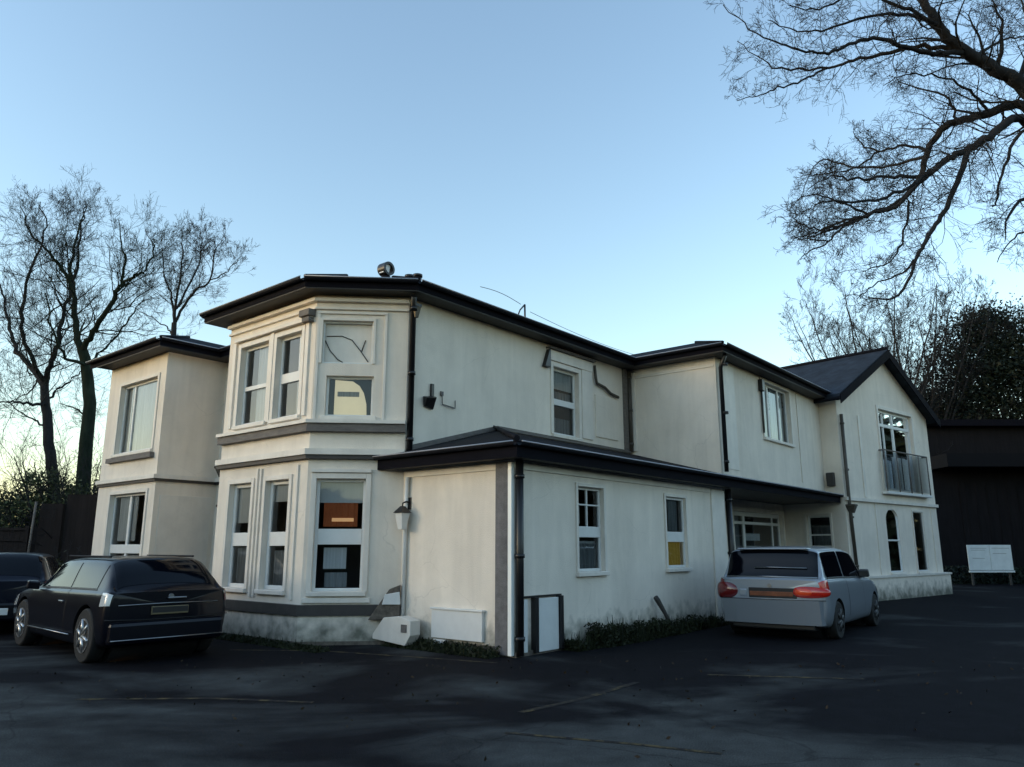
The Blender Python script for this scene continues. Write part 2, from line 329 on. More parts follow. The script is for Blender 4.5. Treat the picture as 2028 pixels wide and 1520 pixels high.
def bandp(name, pts, z0, z1, proj, m, parent=None, closed_ends=True, inner=-.03):
    """horizontal moulding following wall corner points (left to right seen from outside), mitred"""
    P = [np.array(p, float) for p in pts]; n_ = len(P)
    def off(i, d):
        ns = []
        if i > 0: e = P[i]-P[i-1]; e /= np.linalg.norm(e); ns.append(np.array([e[1], -e[0]]))
        if i < n_-1: e = P[i+1]-P[i]; e /= np.linalg.norm(e); ns.append(np.array([e[1], -e[0]]))
        if len(ns) == 1: return P[i]+ns[0]*d
        b = ns[0]+ns[1]; b /= np.linalg.norm(b); return P[i]+b*(d/max(.3, b.dot(ns[0])))
    mb = MB()
    for i in range(n_-1):
        q = [off(i, proj), off(i+1, proj), off(i+1, inner), off(i, inner)]
        mb.hexa([(*q[0],z0),(*q[1],z0),(*q[2],z0),(*q[3],z0),(*q[0],z1),(*q[1],z1),(*q[2],z1),(*q[3],z1)])
    return mb.build(name, m, parent or HOUSE)

ZE = 6.0                            # eaves
# footprint corners
LB0, LB1 = (-.9, 12.55), (-.9, 9.6)
RC0, RC1 = (.55, 9.6), (.55, 6.45)
FB0, FB1 = (-1.15, 6.45), (-1.15, 3.6)
SW0, SW1 = (0., 2.45), (7.6, 2.45)
BK0, BK1 = (7.6, .1), (14.95, .1)
EXL = F((0, 2.45), (0, 0)); EXR = F((0, 0), (7.38, 0))
# --- left bay
f = F(LB0, LB1)
V = lambda v: LB0[1]-v
h1 = (V(11.85), V(9.95), 3.75, 5.45); h2 = (V(11.8), V(9.98), .9, 2.78)
wall(f, 0, ZE, [h1, h2])
window(f, *h1, mulls=[(V(11.35),V(11.29))], backs=[('curtain', V(11.5), V(10.35), 3.8, 5.4, 'curtain'), ('blind', V(11.84), V(11.6), 3.8, 5.4, 'blind')], surround=.08)
window(f, *h2, rails=[(1.42,1.62)], mulls=[(V(11.0),V(10.9))], backs=[('curtain', V(11.6), V(10.7), 1.7, 2.75, 'curtain'), ('curtain', V(11.3), V(10.5), .95, 1.42, 'greycurtain')], surround=.08)
wall(F((3., 12.55), LB0), 0, ZE)
f = F(LB1, RC0); wall(f, 0, ZE)
mb = MB(); f.box(mb, .12, f.L-.1, .9, 2.7, 0, .02); mb.build('wall_panel', M['trim'], HOUSE, bevel=.006)
wall(F(RC0, RC1), 0, ZE); wall(F(RC1, FB0), 0, ZE)
bandp('string_course', [LB0, LB1, RC0, RC1], 3.06, 3.15, .10, M['trim'])
bandp('string_band', [LB0, LB1, RC0, RC1], 3.0, 3.06, .06, M['band'])
bandp('sill_band', [(-.9, 12.1), (-.9, 9.8)], 3.55, 3.66, .10, M['bandgrey'])
bandp('sill_band', [LB0, LB1, RC0, RC1], .50, .62, .08, M['band'])
# --- corner bay: front facet and canted facet
f = F(FB0, FB1); V = lambda v: FB0[1]-v
u1 = (V(5.98), V(5.02), 3.83, 5.38); u2 = (V(4.76), V(3.98), 3.83, 5.38); g1 = (V(6.02), V(5.28), .84, 2.72); g2 = (V(4.82), V(4.1), .84, 2.72)
wall(f, 0, ZE, [u1, u2, g1, g2])
window(f, *u1, rails=[(4.52,4.6)], backs=[('curtain', V(5.62), V(5.06), 3.85, 5.36, 'curtain')], surround=.09)
window(f, *u2, rails=[(4.5,4.68)], bars=[(V(4.2),V(4.16),4.68,5.33)], backs=[('curtain', V(4.3), V(4.0), 3.9, 5.36, 'curtain')], surround=.09)
window(f, *g1, rails=[(1.58,1.82)], fr=.07, backs=[('blind', V(6.0), V(5.3), 2.0, 2.7, 'blind'), ('curtain', V(5.9), V(5.4), .9, 1.55, 'greycurtain')], surround=.08)
window(f, *g2, rails=[(1.58,1.82)], fr=.07, backs=[('blind', V(4.8), V(4.12), 2.35, 2.7, 'blind'), ('curtain', V(4.7), V(4.3), .9, 1.5, 'greycurtain')], surround=.08)
# pilaster strips between the ground windows
boxes(f, 'pilaster', M['trim'], [(a-.025, a+.025, .70, 2.95, -.01, .035) for a in (V(5.1), V(4.98), V(3.86))])
boxes(f, 'pilaster', M['trim'], [(a-.05, a+.05, 3.8, 5.5, -.01, .04) for a in (V(6.2), V(4.9), V(3.8))])
boxes(f, 'hood_moulding', M['trim'], [(V(6.15), V(4.91), 5.501, 5.57, 0, .09), (V(4.9), V(3.66), 5.501, 5.57, 0, .10)])
mb = MB(); f.box(mb, V(3.92), V(3.62), 5.575, 5.70, 0, .16); f.box(mb, V(3.88), V(3.66), 5.48, 5.575, 0, .12); mb.build('bracket', M['bandgrey'], HOUSE, bevel=.015)
f = F(FB1, SW0); S = lambda t: f.L-t
cu = (S(1.40), S(.58), 3.78, 4.50); ct = (S(1.50), S(.62), 4.72, 5.50); cg = (S(1.47), S(.64), .84, 2.70)
wall(f, 0, ZE, [cu, ct, cg])
w1 = window(f, *ct, fr=.03, o=-.05, glazed=False, backs=[('blind', ct[0]+.02, ct[1]-.02, 4.74, 5.48, 'trim')], surround=.05, sill=False, label='upper light of the canted corner window closed by a pale blind')
# curved dark lines across the blind
for pts in ([(.05,.52),(.32,.53),(.50,.46),(.66,.26),(.80,.06)], [(.03,.44),(.12,.26),(.26,.10),(.36,.04)], [(.74,.46),(.70,.34),(.68,.26)]):
    mb = MB(); 
    P_ = [Vector(f.p(ct[0]+a, 4.72+b, -.114)) for a, b in pts]
    mb.tube(P_, .009, 5); mb.build('curved_line', M['pipe'], w1)
w2 = window(f, *cu, fr=.04, backs=[], surround=0, sill=True, label='lower light of the canted corner window with a lit cream blind')
mb = MB(); ar = [(.14,3.80),(.66,3.80)]
prof = [(.13,.03),(.70,.03),(.69,.25),(.64,.45),(.56,.58),(.44,.66),(.13,.68)]
mb.prism([f.p(cu[0]+a, 3.78+b, -.20) for a, b in prof], np.array([*(f.n*.01), 0])); mb.build('blind', M['cream_lit'], w2)
mb = MB(); f.box(mb, cu[0]+.18, cu[0]+.56, 4.16, 4.25, -.195, -.18); mb.build('ornament', M['greycurtain'], w2, bevel=.01)
w3 = window(f, *cg, fr=.05, rails=[(1.60,1.86)], backs=[('blind', cg[0]+.04, cg[1]-.04, 2.30, 2.68, 'blind'), ('curtain', cg[0]+.12, cg[1]-.14, 1.9, 2.30, 'lampglow'), ('blind', cg[0]+.15, cg[1]-.30, 1.20, 1.55, 'curtain'), ('curtain', cg[0]+.18, cg[1]-.28, .9, 1.14, 'greycurtain')], surround=.09, label='wide ground window of the canted corner with orange lamplight in its upper half')
mb = MB(); f.box(mb, cg[0]+.26, cg[1]-.20, 1.985, 2.045, -.19, -.17); mb.build('lamp', M['glow'], w3, bevel=.005)
boxes(f, 'moulding', M['trim'], [(S(1.60), S(.50), .66, .74, 0, .05), (S(1.56), S(.55), 2.80, 2.86, 0, .06)])
boxes(f, 'pilaster', M['trim'], [(S(1.60), S(1.55), 3.72, 5.62, 0, .03), (S(.42), S(.37), 3.72, 5.62, 0, .03), (S(1.60), S(.37), 5.62, 5.67, 0, .035)])
bay = [(.55, 6.45), FB0, FB1, SW0]
bandp('sill_band', bay[1:], 3.50, 3.64, .11, M['bandgrey']); bandp('sill_moulding', bay[1:], 3.64, 3.70, .15, M['trim'])
bandp('string_course', bay[1:], 3.10, 3.20, .12, M['trim']); bandp('string_band', bay[1:], 3.03, 3.10, .09, M['band'])
bandp('frieze_moulding', bay[1:], 5.70, 5.74, .05, M['trim']); bandp('frieze_moulding', bay[1:], 5.84, 5.90, .09, M['trim'])
bandp('plinth_band', bay[1:], .46, .63, .09, M['band']); bandp('plinth', bay[1:], .06, .46, .05, M['render']); bandp('footing', bay[1:], 0, .06, .06, M['brick'])
# --- long side wall, block and porch
f = F(SW0, SW1); hs = (4.32, 5.30, 3.98, 5.50)
wall(f, 0, ZE, [hs])
window(f, *hs, rails=[(4.66,4.80)], fr=.06, backs=[('blind', 4.36, 5.26, 5.05, 5.46, 'curtain'), ('curtain', 4.4, 5.24, 4.82, 5.0, 'greycurtain'), ('curtain', 4.4, 5.22, 4.02, 4.4, 'greycurtain')], surround=.10, label='sash window high in the plain side wall above the lean-to roof')
boxes(f, 'wall_panel', M['trim'], [(4.1, 5.85, 5.62, 5.86, -.01, .05), (5.42, 5.85, 4.0, 5.619, -.01, .035)])
mb = MB(); f.box(mb, 4.08, 5.9, 5.86, 5.90, -.01, .13); mb.build('hood_moulding', M['bandgrey'], HOUSE, bevel=.01)
mb = MB(); mb.prism([f.p(3.92,5.42,.0), f.p(4.14,5.42,.0), f.p(4.14,5.84,.0), f.p(4.10,5.84,.0)], (*(f.n*.10), 0)); mb.build('bracket', M['pipe'], HOUSE, bevel=.01)
mb = MB(); mb.tube([f.p(5.92,5.80,.06), f.p(5.96,5.50,.06), f.p(6.0,5.38,.06), f.p(6.35,5.33,.06), f.p(6.6,5.22,.06), f.p(6.95,5.18,.06)], .035, 8); mb.build('waste_pipe', M['brownpipe'], HOUSE)
mb = MB(); f.box(mb, 5.98, 6.95, 4.1, 5.12, -.01, .03); mb.build('wall_panel', M['render'], HOUSE, bevel=.01)
mb = MB(); f.box(mb, 7.25, 7.42, 3.9, ZE, 0, .05); mb.build('pilaster', M['bandgrey'], HOUSE)
f = F(SW1, BK0); wall(f, 2.9, ZE)
boxes(f, 'wall_panel', M['trim'], [(.05, .17, 3.9, 5.9, 0, .04), (.171, f.L-.04, 5.74, 5.82, 0, .02)])
f = F(BK0, BK1)
hb = (2.75, 4.75, 4.36, 5.86); wall(f, 2.9, ZE, [hb])
window(f, *hb, mulls=[(3.35,3.45),(4.1,4.2)], rails=[], backs=[('curtain', 3.15, 3.42, 4.4, 5.84, 'curtain'), ('curtain', 3.75, 4.65, 4.4, 5.84, 'curtain')], surround=.08, label='wide curtained window upstairs above the porch')
mb = MB(); f.box(mb, 2.55, 2.72, 5.55, 5.86, 0, .12); mb.tube([f.p(2.64,5.55,.05), f.p(2.62,4.45,.05)], .03, 6); mb.build('bracket', M['pipe'], HOUSE, bevel=.01)
boxes(f, 'wall_panel', M['trim'], [(.22, 1.0, 3.35, 5.9, 0, .012), (5.3, 5.36, 3.35, 5.9, 0, .03)])
# porch back wall
f = F((7.38, 1.5), (16.5, 1.5)); hp = (3.9, 7.55, .85, 2.55); hd = (7.8, 8.6, .05, 2.5)
wall(f, 0, 2.95, [hp, hd])
window(f, *hp, fr=.12, mulls=[(4.75,4.9),(6.9,7.0)], rails=[(2.2,2.28)], backs=[('blind', 4.9, 6.1, 1.75, 1.95, 'curtain'), ('blind', 5.0, 6.2, 1.35, 1.6, 'blind'), ('curtain', 4.0, 4.7, .9, 2.5, 'greycurtain')], surround=.12, label='white framed porch window with notices behind the glass')
window(f, *hd, fr=.06, sill=False, label='dark recessed porch doorway')
wall(F((7.38, 0), (7.38, 1.5)), 0, 2.95); 
# --- extension
h0 = (1.66, 2.44, 1.16, 2.56); h3 = (4.68, 5.52, 1.16, 2.54)
wall(EXR, 0, 2.95, [h0, h3]); wall(EXL, 0, 2.95)
window(EXR, *h0, fr=.045, o=-.06, rails=[(1.72,1.90)], bars=[(2.03,2.06,1.9,2.52),(1.70,2.40,2.25,2.275)], backs=[('curtain', 1.74, 1.92, 1.95, 2.3, 'curtain'), ('curtain', 1.8, 2.4, 1.2, 1.62, 'greycurtain'), ('blind', 1.75, 2.42, 1.60, 1.66, 'curtain')], surround=.06, label='sash window with crossed glazing bars in the white lean-to wall')
window(EXR, *h3, fr=.05, o=-.04, rails=[(1.66,1.86)], backs=[('curtain', 4.98, 5.36, 1.88, 2.5, 'greycurtain'), ('curtain', 4.70, 5.50, 1.18, 1.68, 'mustard')], surround=.06, label='small window of the lean-to with a mustard curtain in its lower half')
mb = MB(); EXR.box(mb, 6.72, 7.38, 0, 2.80, -.01, .035); mb.build('pilaster', M['trim'], HOUSE, bevel=.01)
boxes(EXR, 'frieze_moulding', M['trim'], [(.02, 6.7, 2.72, 2.82, -.01, .03)]); boxes(EXL, 'frieze_moulding', M['trim'], [(.05, 2.11, 2.72, 2.82, -.01, .03)])
# corner: grey pilaster, white strip
mb = MB(); EXL.box(mb, 2.12, 2.37, 0.02, 2.82, -.01, .05); mb.build('pilaster', M['greypost'], HOUSE, bevel=.01)['label'] = 'grey roughcast pilaster at the corner of the lean-to'
mb = MB(); EXL.box(mb, 2.375, 2.45, 0.02, 2.82, -.01, .06); mb.build('corner_strip', M['white'], HOUSE, bevel=.008)
def pipe(name, pts, r, m, brackets=True, hopper=None):
    mb = MB(); mb.tube(pts, r, 12)
    if brackets:
        (x0,y0,z0), (x1,y1,z1) = pts[0], pts[-1]
        n_ = max(2, int(abs(z1-z0)/1.3))
        for k in range(n_+1):
            t = (k+.2)/(n_+.4); mb.tube([(x0+(x1-x0)*t, y0+(y1-y0)*t, z0+(z1-z0)*t-.03), (x0+(x1-x0)*t, y0+(y1-y0)*t, z0+(z1-z0)*t+.03)], r*1.25, 12)
    o = mb.build(name, m, HOUSE)
    if hopper:
        hx, hy, hz, s_ = hopper; mb = MB()
        mb.hexa([(hx-s_*.5,hy-s_*.5,hz-.2),(hx+s_*.5,hy-s_*.5,hz-.2),(hx+s_*.5,hy+s_*.5,hz-.2),(hx-s_*.5,hy+s_*.5,hz-.2),(hx-s_,hy-s_,hz),(hx+s_,hy-s_,hz),(hx+s_,hy+s_,hz),(hx-s_,hy+s_,hz)])
        mb.hexa([(hx-s_*1.1,hy-s_*1.1,hz),(hx+s_*1.1,hy-s_*1.1,hz),(hx+s_*1.1,hy+s_*1.1,hz),(hx-s_*1.1,hy+s_*1.1,hz),(hx-s_*1.1,hy-s_*1.1,hz+.05),(hx+s_*1.1,hy-s_*1.1,hz+.05),(hx+s_*1.1,hy+s_*1.1,hz+.05),(hx-s_*1.1,hy+s_*1.1,hz+.05)])
        mb.build('hopper_head', m, o)
    return o
pipe('downpipe', [(.06,-.06,.02), (.06,-.06,2.84)], .062, M['pipe'])
pipe('downpipe', [(.03,2.37,3.15), (.03,2.37,5.72), (-.12,2.20,5.92)], .055, M['pipe'], hopper=(.05,2.33,5.78,.07))
pipe('downpipe', [(7.66,.0,3.25), (7.66,.0,5.7), (7.5,-.2,5.95)], .05, M['pipe'])
pipe('downpipe', [(7.55,-.05,.02), (7.55,-.05,2.84)], .07, M['pipe'])
pipe('downpipe', [(7.48,2.38,3.9), (7.48,2.38,5.95)], .05, M['brownpipe'])
pipe('downpipe', [(.47,9.1,.1), (.47,9.1,5.9)], .06, M['brownpipe'], hopper=(.42,9.1,3.35,.14))
pipe('downpipe', [(.40,8.75,.1), (.40,8.75,2.5)], .10, M['brownpipe'], hopper=(.36,8.75,2.45,.15))
# meter cupboards, vents
mb = MB(); EXL.box(mb, .80, 1.88, .17, .60, 0, .06); EXL.box(mb, .78, 1.90, .60, .63, 0, .08); mb.build('meter_cupboard', M['frame'], HOUSE, bevel=.006)
mb = MB(); EXL.box(mb, .84, 1.12, -.01, .15, 0, .05); mb.build('air_vent', M['frame'], HOUSE, bevel=.006)
mb = MB(); EXL.box(mb, .02, 2.10, 0, .13, -.01, .03); mb.build('plinth', M['brick'], HOUSE)
mb = MB(); EXR.box(mb, .14, .26, .05, .80, 0, .05); mb.build('meter_cupboard', M['frame'], HOUSE, bevel=.006)
mb = MB(); EXR.box(mb, .50, 1.02, .03, .80, 0, .06); mb.build('meter_cupboard', M['frame'], HOUSE, bevel=.006)
mb = MB(); EXR.box(mb, .40, .48, .03, .82, 0, .09); EXR.box(mb, 1.03, 1.10, .03, .82, 0, .10); EXR.box(mb, .12, 1.1, .82, .845, 0, .06); mb.build('cupboard_frame', M['pipe'], HOUSE)
mb = MB(); EXR.box(mb, 0, 6.7, 0, .07, -.01, .04); mb.build('plinth', M['brick'], HOUSE)
mb = MB(); mb.tube([EXL.p(.12,.1,.05), EXL.p(.12,2.1,.05), EXL.p(.14,2.72,.05)], .035, 8); mb.build('waste_pipe', M['frame'], HOUSE)
# sloping hood and low white box at the foot of the corner
mb = MB()
f = F(FB1, SW0)
mb.prism([f.p(1.12,.40,.05), f.p(1.63,.40,.05), f.p(1.63,.95,.05), f.p(1.45,.88,.05)], (*(f.n*.14), 0)); mb.build('sloping_hood', M['brick'], HOUSE, bevel=.01)
mb = MB(); mb.hexa([f.p(1.34,.64,.22), f.p(1.64,.64,.22), f.p(1.64,.64,.10), f.p(1.34,.64,.10), f.p(1.38,.80,.22), f.p(1.62,.84,.22), f.p(1.62,.84,.10), f.p(1.38,.80,.10)]); mb.build('vent_box', M['frame'], HOUSE, bevel=.008)
mb = MB()
mb.prism([EXL.p(-.35,.10,.12), EXL.p(.50,.04,.12), EXL.p(.62,.20,.12), EXL.p(.62,.42,.12), EXL.p(.35,.48,.12), EXL.p(-.02,.44,.12)], (*(EXL.n*.22), 0)); mb.build('sloping_hood', M['trim'], HOUSE, bevel=.012)['label'] = 'low white sloping box at the foot of the lean-to wall'
mb = MB(); EXL.box(mb, .42, .54, .24, .36, .335, .355); mb.build('air_vent', M['bandgrey'], HOUSE)

# --- roofs
def inset(P, d):
    n_ = len(P); out = []
    for i in range(n_):
        a = np.array(P[i-1], float); b = np.array(P[i], float); c = np.array(P[(i+1) % n_], float)
        e1 = (b-a)/np.linalg.norm(b-a); e2 = (c-b)/np.linalg.norm(c-b)
        n1 = np.array([e1[1], -e1[0]]); n2 = np.array([e2[1], -e2[0]]); m_ = n1+n2; m_ /= np.linalg.norm(m_)
        out.append(b+m_*(-d/m_.dot(n1)))
    return out
foot = [LB0, LB1, RC0, RC1, FB0, FB1, SW0, SW1, BK0, (15.6, .1), (15.6, 12.55)]     # listed left to right seen from outside
OH = .40
E0 = inset(foot, -OH); E1 = inset(foot, .9); tp = math.tan(R(21)); zt = ZE+.16
mb = MB(); n_ = len(foot)
for i in range(n_):
    j = (i+1) % n_; zz = zt+(OH+.9)*tp
    mb.quad((*E0[i],zt), (*E0[j],zt), (*E1[j],zz), (*E1[i],zz))
mb.quad(*[(*q, zt+(OH+.9)*tp) for q in E1])
ROOF = mb.build('roof', M['slate'], HOUSE)
bandp('fascia', [tuple(q) for q in inset(foot, -OH+.01)][:-1], ZE-.01, zt-.004, .0, M['fascia'], ROOF, inner=-.03)
bandp('soffit', foot[:-1], ZE-.03, ZE-.012, OH-.02, M['soffit'], ROOF, inner=-.05)
def gutter(pts, z, r, name='gutter'):
    mb = MB(); lip_glint = MB()
    P_ = [np.array(p, float) for p in pts]
    for a, b in zip(P_[:-1], P_[1:]):
        d = (b-a)/np.linalg.norm(b-a); nn = np.array([d[1], -d[0]])
        prev = None
        for k in range(7):
            th = math.pi*k/6; off = nn*(r-r*math.cos(th)); zz = z-r*math.sin(th)
            cur = [(*(a+off-d*0), zz), (*(b+off), zz)]
            if prev: mb.quad(prev[0], prev[1], cur[1], cur[0])
            prev = cur
        # pale front edge painting the sky's glint on the gutter
        lip_glint.tube([(*(a+nn*2*r), z+.012), (*(b+nn*2*r), z+.012)], .011, 6)
    lip_glint.build('gutter_glint', M['lip_glint'], ROOF)
    return mb.build(name, M['gutter'], ROOF)
gutter([tuple(q) for q in inset(foot, -OH)][:-1], zt-.02, .05)
# ridge flashing line along the hip of the main roof
mb = MB()
for i in (0, 1, 5, 6, 4, 8): 
    mb.tube([(*E0[i], zt+.02), (*E1[i], zt+(OH+.9)*tp+.02)], .035, 6)
mb.build('hip_tiles', M['slate'], ROOF)
# lean-to roof with a hipped left end
ze, kk = 3.09, .268; e = .34
def lz(d): return ze+kk*(d+e)
mb = MB()
mb.quad((-e,-e,ze), (16.2,-e,ze), (16.2,2.44,lz(2.44)), (2.44,2.44,lz(2.44)))
mb.quad((-e,-e,ze), (2.44,2.44,lz(2.44)), (.0,2.44,lz(0)), (-e,2.44+e,ze))
mb.quad((-e,-e,ze-.05), (16.2,-e,ze-.05), (16.2,2.44,lz(2.44)-.05), (2.44,2.44,lz(2.44)-.05))
LEAN = mb.build('roof', M['slate'], HOUSE)
LEAN['label'] = 'low black lean-to roof over the white ground floor extension'
mb = MB(); mb.tube([(-e,-e,ze+.03), (2.44,2.44,lz(2.44)+.03)], .045, 8); mb.build('hip_tiles', M['slate'], LEAN)
mb = MB(); mb.box(-e+.004, 16.2, -e+.004, -e+.03, 2.85, ze-.006); mb.box(-e+.004, -e+.03, -e+.03, 2.44+e-.02, 2.85, ze-.006); mb.build('fascia', M['fascia'], LEAN)
mb = MB(); mb.box(-e+.03, 16.2, -e+.03, 2.4, 2.86, 2.88); mb.build('soffit', M['soffit'], LEAN)
gl_ = MB(); lip_glint = MB()
for a, b in (((-e, 2.44+e), (-e, -e)), ((-e, -e), (16.0, -e))):
    a = np.array(a); b = np.array(b); d = (b-a)/np.linalg.norm(b-a); nn = np.array([d[1], -d[0]])
    prev = None
    for k in range(7):
        th = math.pi*k/6; off = nn*(.05-.05*math.cos(th)); zz = ze-.03-.05*math.sin(th)
        cur = [(*(a+off), zz), (*(b+off), zz)]
        if prev: gl_.quad(prev[0], prev[1], cur[1], cur[0])
        prev = cur
    lip_glint.tube([(*(a+nn*.1), ze-.018), (*(b+nn*.1), ze-.018)], .011, 6)
lip_glint.build('gutter_glint', M['lip_glint'], LEAN)
gl_.build('gutter', M['gutter'], LEAN)
mb = MB(); mb.prism([(0.02,2.40,lz(.02)+.0),(2.44,2.40,lz(2.44)+.01),(7.55,2.40,lz(2.44)+.01),(7.55,2.40,lz(2.44)+.07),(2.40,2.40,lz(2.44)+.08),(0.02,2.40,lz(.02)+.09)], (0,.03,0)); mb.build('flashing', M['bandgrey'], LEAN)
# --- gabled wing, turned about ten degrees
P1 = np.array([14.79,-.45]); P2 = np.array([21.33,-1.59]); GW = F(P1, P2); bk = -GW.n
hF = (2.80, 5.35, 3.36, 6.0); hA = (2.60, 3.50, .80, 2.76); hD = (4.60, 5.42, .80, 2.72)
APEX = 7.85
wall(GW, 0, 6.05, [hF, hA, hD])
mb = MB(); mb.quad(GW.p(0,6.05), GW.p(GW.L,6.05), GW.p(GW.L/2,APEX)); mb.keep = True; mb.build('gable', M['render'], HOUSE)
window(GW, *hF, fr=.09, mulls=[(3.98,4.10)], rails=[(5.45,5.55)], bars=[(3.3,3.36,3.45,5.9)], backs=[('curtain', 2.95, 3.35, 3.9, 5.95, 'greycurtain'), ('curtain', 4.3, 5.2, 4.7, 5.95, 'curtain')], surround=.12, label='tall french window in the gable behind a glazed balcony rail')
wa = window(GW, *hA, fr=.035, o=-.01, mulls=[], rails=[(1.75,1.80)], backs=[('curtain', 3.05, 3.36, 1.0, 2.4, 'curtain')], label='arched ground window of the gable wing')
mb = MB()
for sgn in (0, 1):
    pts = []
    for k in range(9):
        th = math.pi/2*k/8; cx = (hA[0]+hA[1])/2; rx = (hA[1]-hA[0])/2
        pts.append(((cx-rx*math.cos(th)) if sgn == 0 else (cx+rx*math.cos(th)), 2.40+.36*math.sin(th)))
    corner = (hA[0]-.001 if sgn == 0 else hA[1]+.001, 2.762)
    mb.prism([GW.p(a, z, .004) for a, z in pts+[corner]], (*(-GW.n*.12), 0))
mb.build('arch_head', M['render'], wa)
window(GW, *hD, fr=.025, o=-.0, backs=[], label='narrow dark window at the right of the gable wing', surround=.06)
mb = MB(); GW.box(mb, 2.55, 5.95, 3.22, 3.30, 0, .20); 
B_ = mb.build('balcony', M['frame'], HOUSE, bevel=.008); B_['label'] = 'shallow balcony with glazed rail on the gable wing'
mb = MB()
for a in (2.6, 3.5, 4.4, 5.2, 5.9): mb.tube([GW.p(a,3.3,.16), GW.p(a,4.62,.16)], .02, 8)
mb.tube([GW.p(2.6,4.62,.16), GW.p(5.9,4.62,.16)], .025, 8); mb.tube([GW.p(5.9,4.62,.16), GW.p(5.9,4.62,.0)], .025, 8); mb.tube([GW.p(2.6,4.62,.16), GW.p(2.6,4.62,.0)], .025, 8)
mb.build('railing', M['bandgrey'], B_)
mb = MB(); mb.keep = True; mb.quad(GW.p(2.6,3.36,.155), GW.p(5.9,3.36,.155), GW.p(5.9,4.58,.155), GW.p(2.6,4.58,.155)); mb.build('pane', M['glass'], B_)
SG = F(P1+bk*9, P1)                  # the wing's own side wall, mostly behind the block
hw = (SG.L-1.25, SG.L-.50, 1.55, 2.5)
wall(SG, 0, 6.05, [hw])
window(SG, *hw, fr=.06, rails=[(1.9,1.95)], backs=[('curtain', hw[0]+.1, hw[1]-.1, 1.6, 2.2, 'greycurtain')], surround=.07, label='small window in the beige return beside the porch')
wall(F(P2, P2+bk*9), 0, 6.05); wall(F(P2+bk*9, P1+bk*9), 0, 6.05)
bandp('string_course', [tuple(P1), tuple(P2)], 2.92, 3.02, .09, M['trim']); bandp('plinth', [tuple(P1+bk*.5), tuple(P1), tuple(P2), tuple(P2+bk*2)], 0, .66, .16, M['render']); bandp('plinth_cap', [tuple(P1+bk*.5), tuple(P1), tuple(P2), tuple(P2+bk*2)], .66, .72, .20, M['trim'])
boxes(GW, 'pilaster', M['trim'], [(.10, .16, .75, 2.9, 0, .03), (1.9, 1.96, .75, 2.9, 0, .03), (6.1, 6.16, .75, 2.9, 0, .03), (1.3, 1.42, 3.05, 5.6, 0, .03)])
pipe('downpipe', [tuple(GW.p(.22,.75,.08)), tuple(GW.p(.12,3.0,.08)), tuple(GW.p(.12,5.5,.08))], .05, M['brownpipe'], hopper=(*GW.p(.18,2.75,.10)[:2],2.75,.13))
mb = MB(); SG.box(mb, SG.L-.45, SG.L-.22, 3.35, 3.75, 0, .12); mb.build('alarm_box', M['band'], HOUSE, bevel=.015)
# wing roof
sl_ = (APEX-6.05)/(GW.L/2); oh = .35; go = .32; th_ = .16
def wr(a, back): q = GW.p(a, 0); b = bk*back; return (q[0]+b[0], q[1]+b[1])
zl = 6.05-sl_*oh
mb = MB()
for s0_, s1_, z0_, z1_ in ((-oh, GW.L/2, zl, APEX), (GW.L+oh, GW.L/2, zl, APEX)):
    a0 = wr(s0_, -go); a1 = wr(s1_, -go); b1 = wr(s1_, 9.3); b0 = wr(s0_, 9.3); t = .03
    mb.hexa([(*a0,z0_+t),(*a1,z1_+t),(*b1,z1_+t),(*b0,z0_+t),(*a0,z0_+th_+t),(*a1,z1_+th_+t),(*b1,z1_+th_+t),(*b0,z0_+th_+t)])
M['slateblue'] = slate_mat((.026,.036,.052)); WR = mb.build('roof', M['slateblue'], HOUSE); WR['label'] = 'steep slate roof of the gabled end wing'
mb = MB(); mb.tube([(*wr(GW.L/2,-go-.01), APEX+th_+.05), (*wr(GW.L/2,9.3), APEX+th_+.05)], .07, 8); mb.build('ridge_tiles', M['slate'], WR)
mb = MB()
for s0_ in (-oh, GW.L+oh):
    a0 = wr(s0_, -go-.03); a1 = wr(GW.L/2, -go-.03); c0 = wr(s0_, -go-.002); c1 = wr(GW.L/2, -go-.002)
    mb.hexa([(*a0,zl-.12),(*a1,APEX-.12),(*c1,APEX-.12),(*c0,zl-.12),(*a0,zl+.16),(*a1,APEX+.16),(*c1,APEX+.16),(*c0,zl+.16)])
mb.build('bargeboard', M['fascia'], WR)
mb = MB()
for s0_ in (-oh, GW.L+oh):
    a = wr(s0_, -go); b = wr(s0_, 9.3); mb.tube([(*a, zl+.05), (*b, zl+.05)], .06, 8)
mb.build('gutter', M['gutter'], WR)
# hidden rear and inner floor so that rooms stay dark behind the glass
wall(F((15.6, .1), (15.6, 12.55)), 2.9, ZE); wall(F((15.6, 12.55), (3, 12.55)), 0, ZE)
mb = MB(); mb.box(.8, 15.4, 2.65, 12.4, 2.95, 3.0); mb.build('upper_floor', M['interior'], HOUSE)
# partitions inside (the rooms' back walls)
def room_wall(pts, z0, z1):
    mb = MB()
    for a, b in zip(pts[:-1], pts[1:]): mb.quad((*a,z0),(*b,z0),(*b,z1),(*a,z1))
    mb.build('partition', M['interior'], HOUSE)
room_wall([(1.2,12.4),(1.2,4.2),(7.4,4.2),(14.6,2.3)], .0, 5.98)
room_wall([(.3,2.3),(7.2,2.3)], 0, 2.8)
q1 = P1+bk*1.6+GW.d*.1; q2 = P2+bk*1.6-GW.d*.1; room_wall([tuple(q1), tuple(q2)], 0, 6.0)

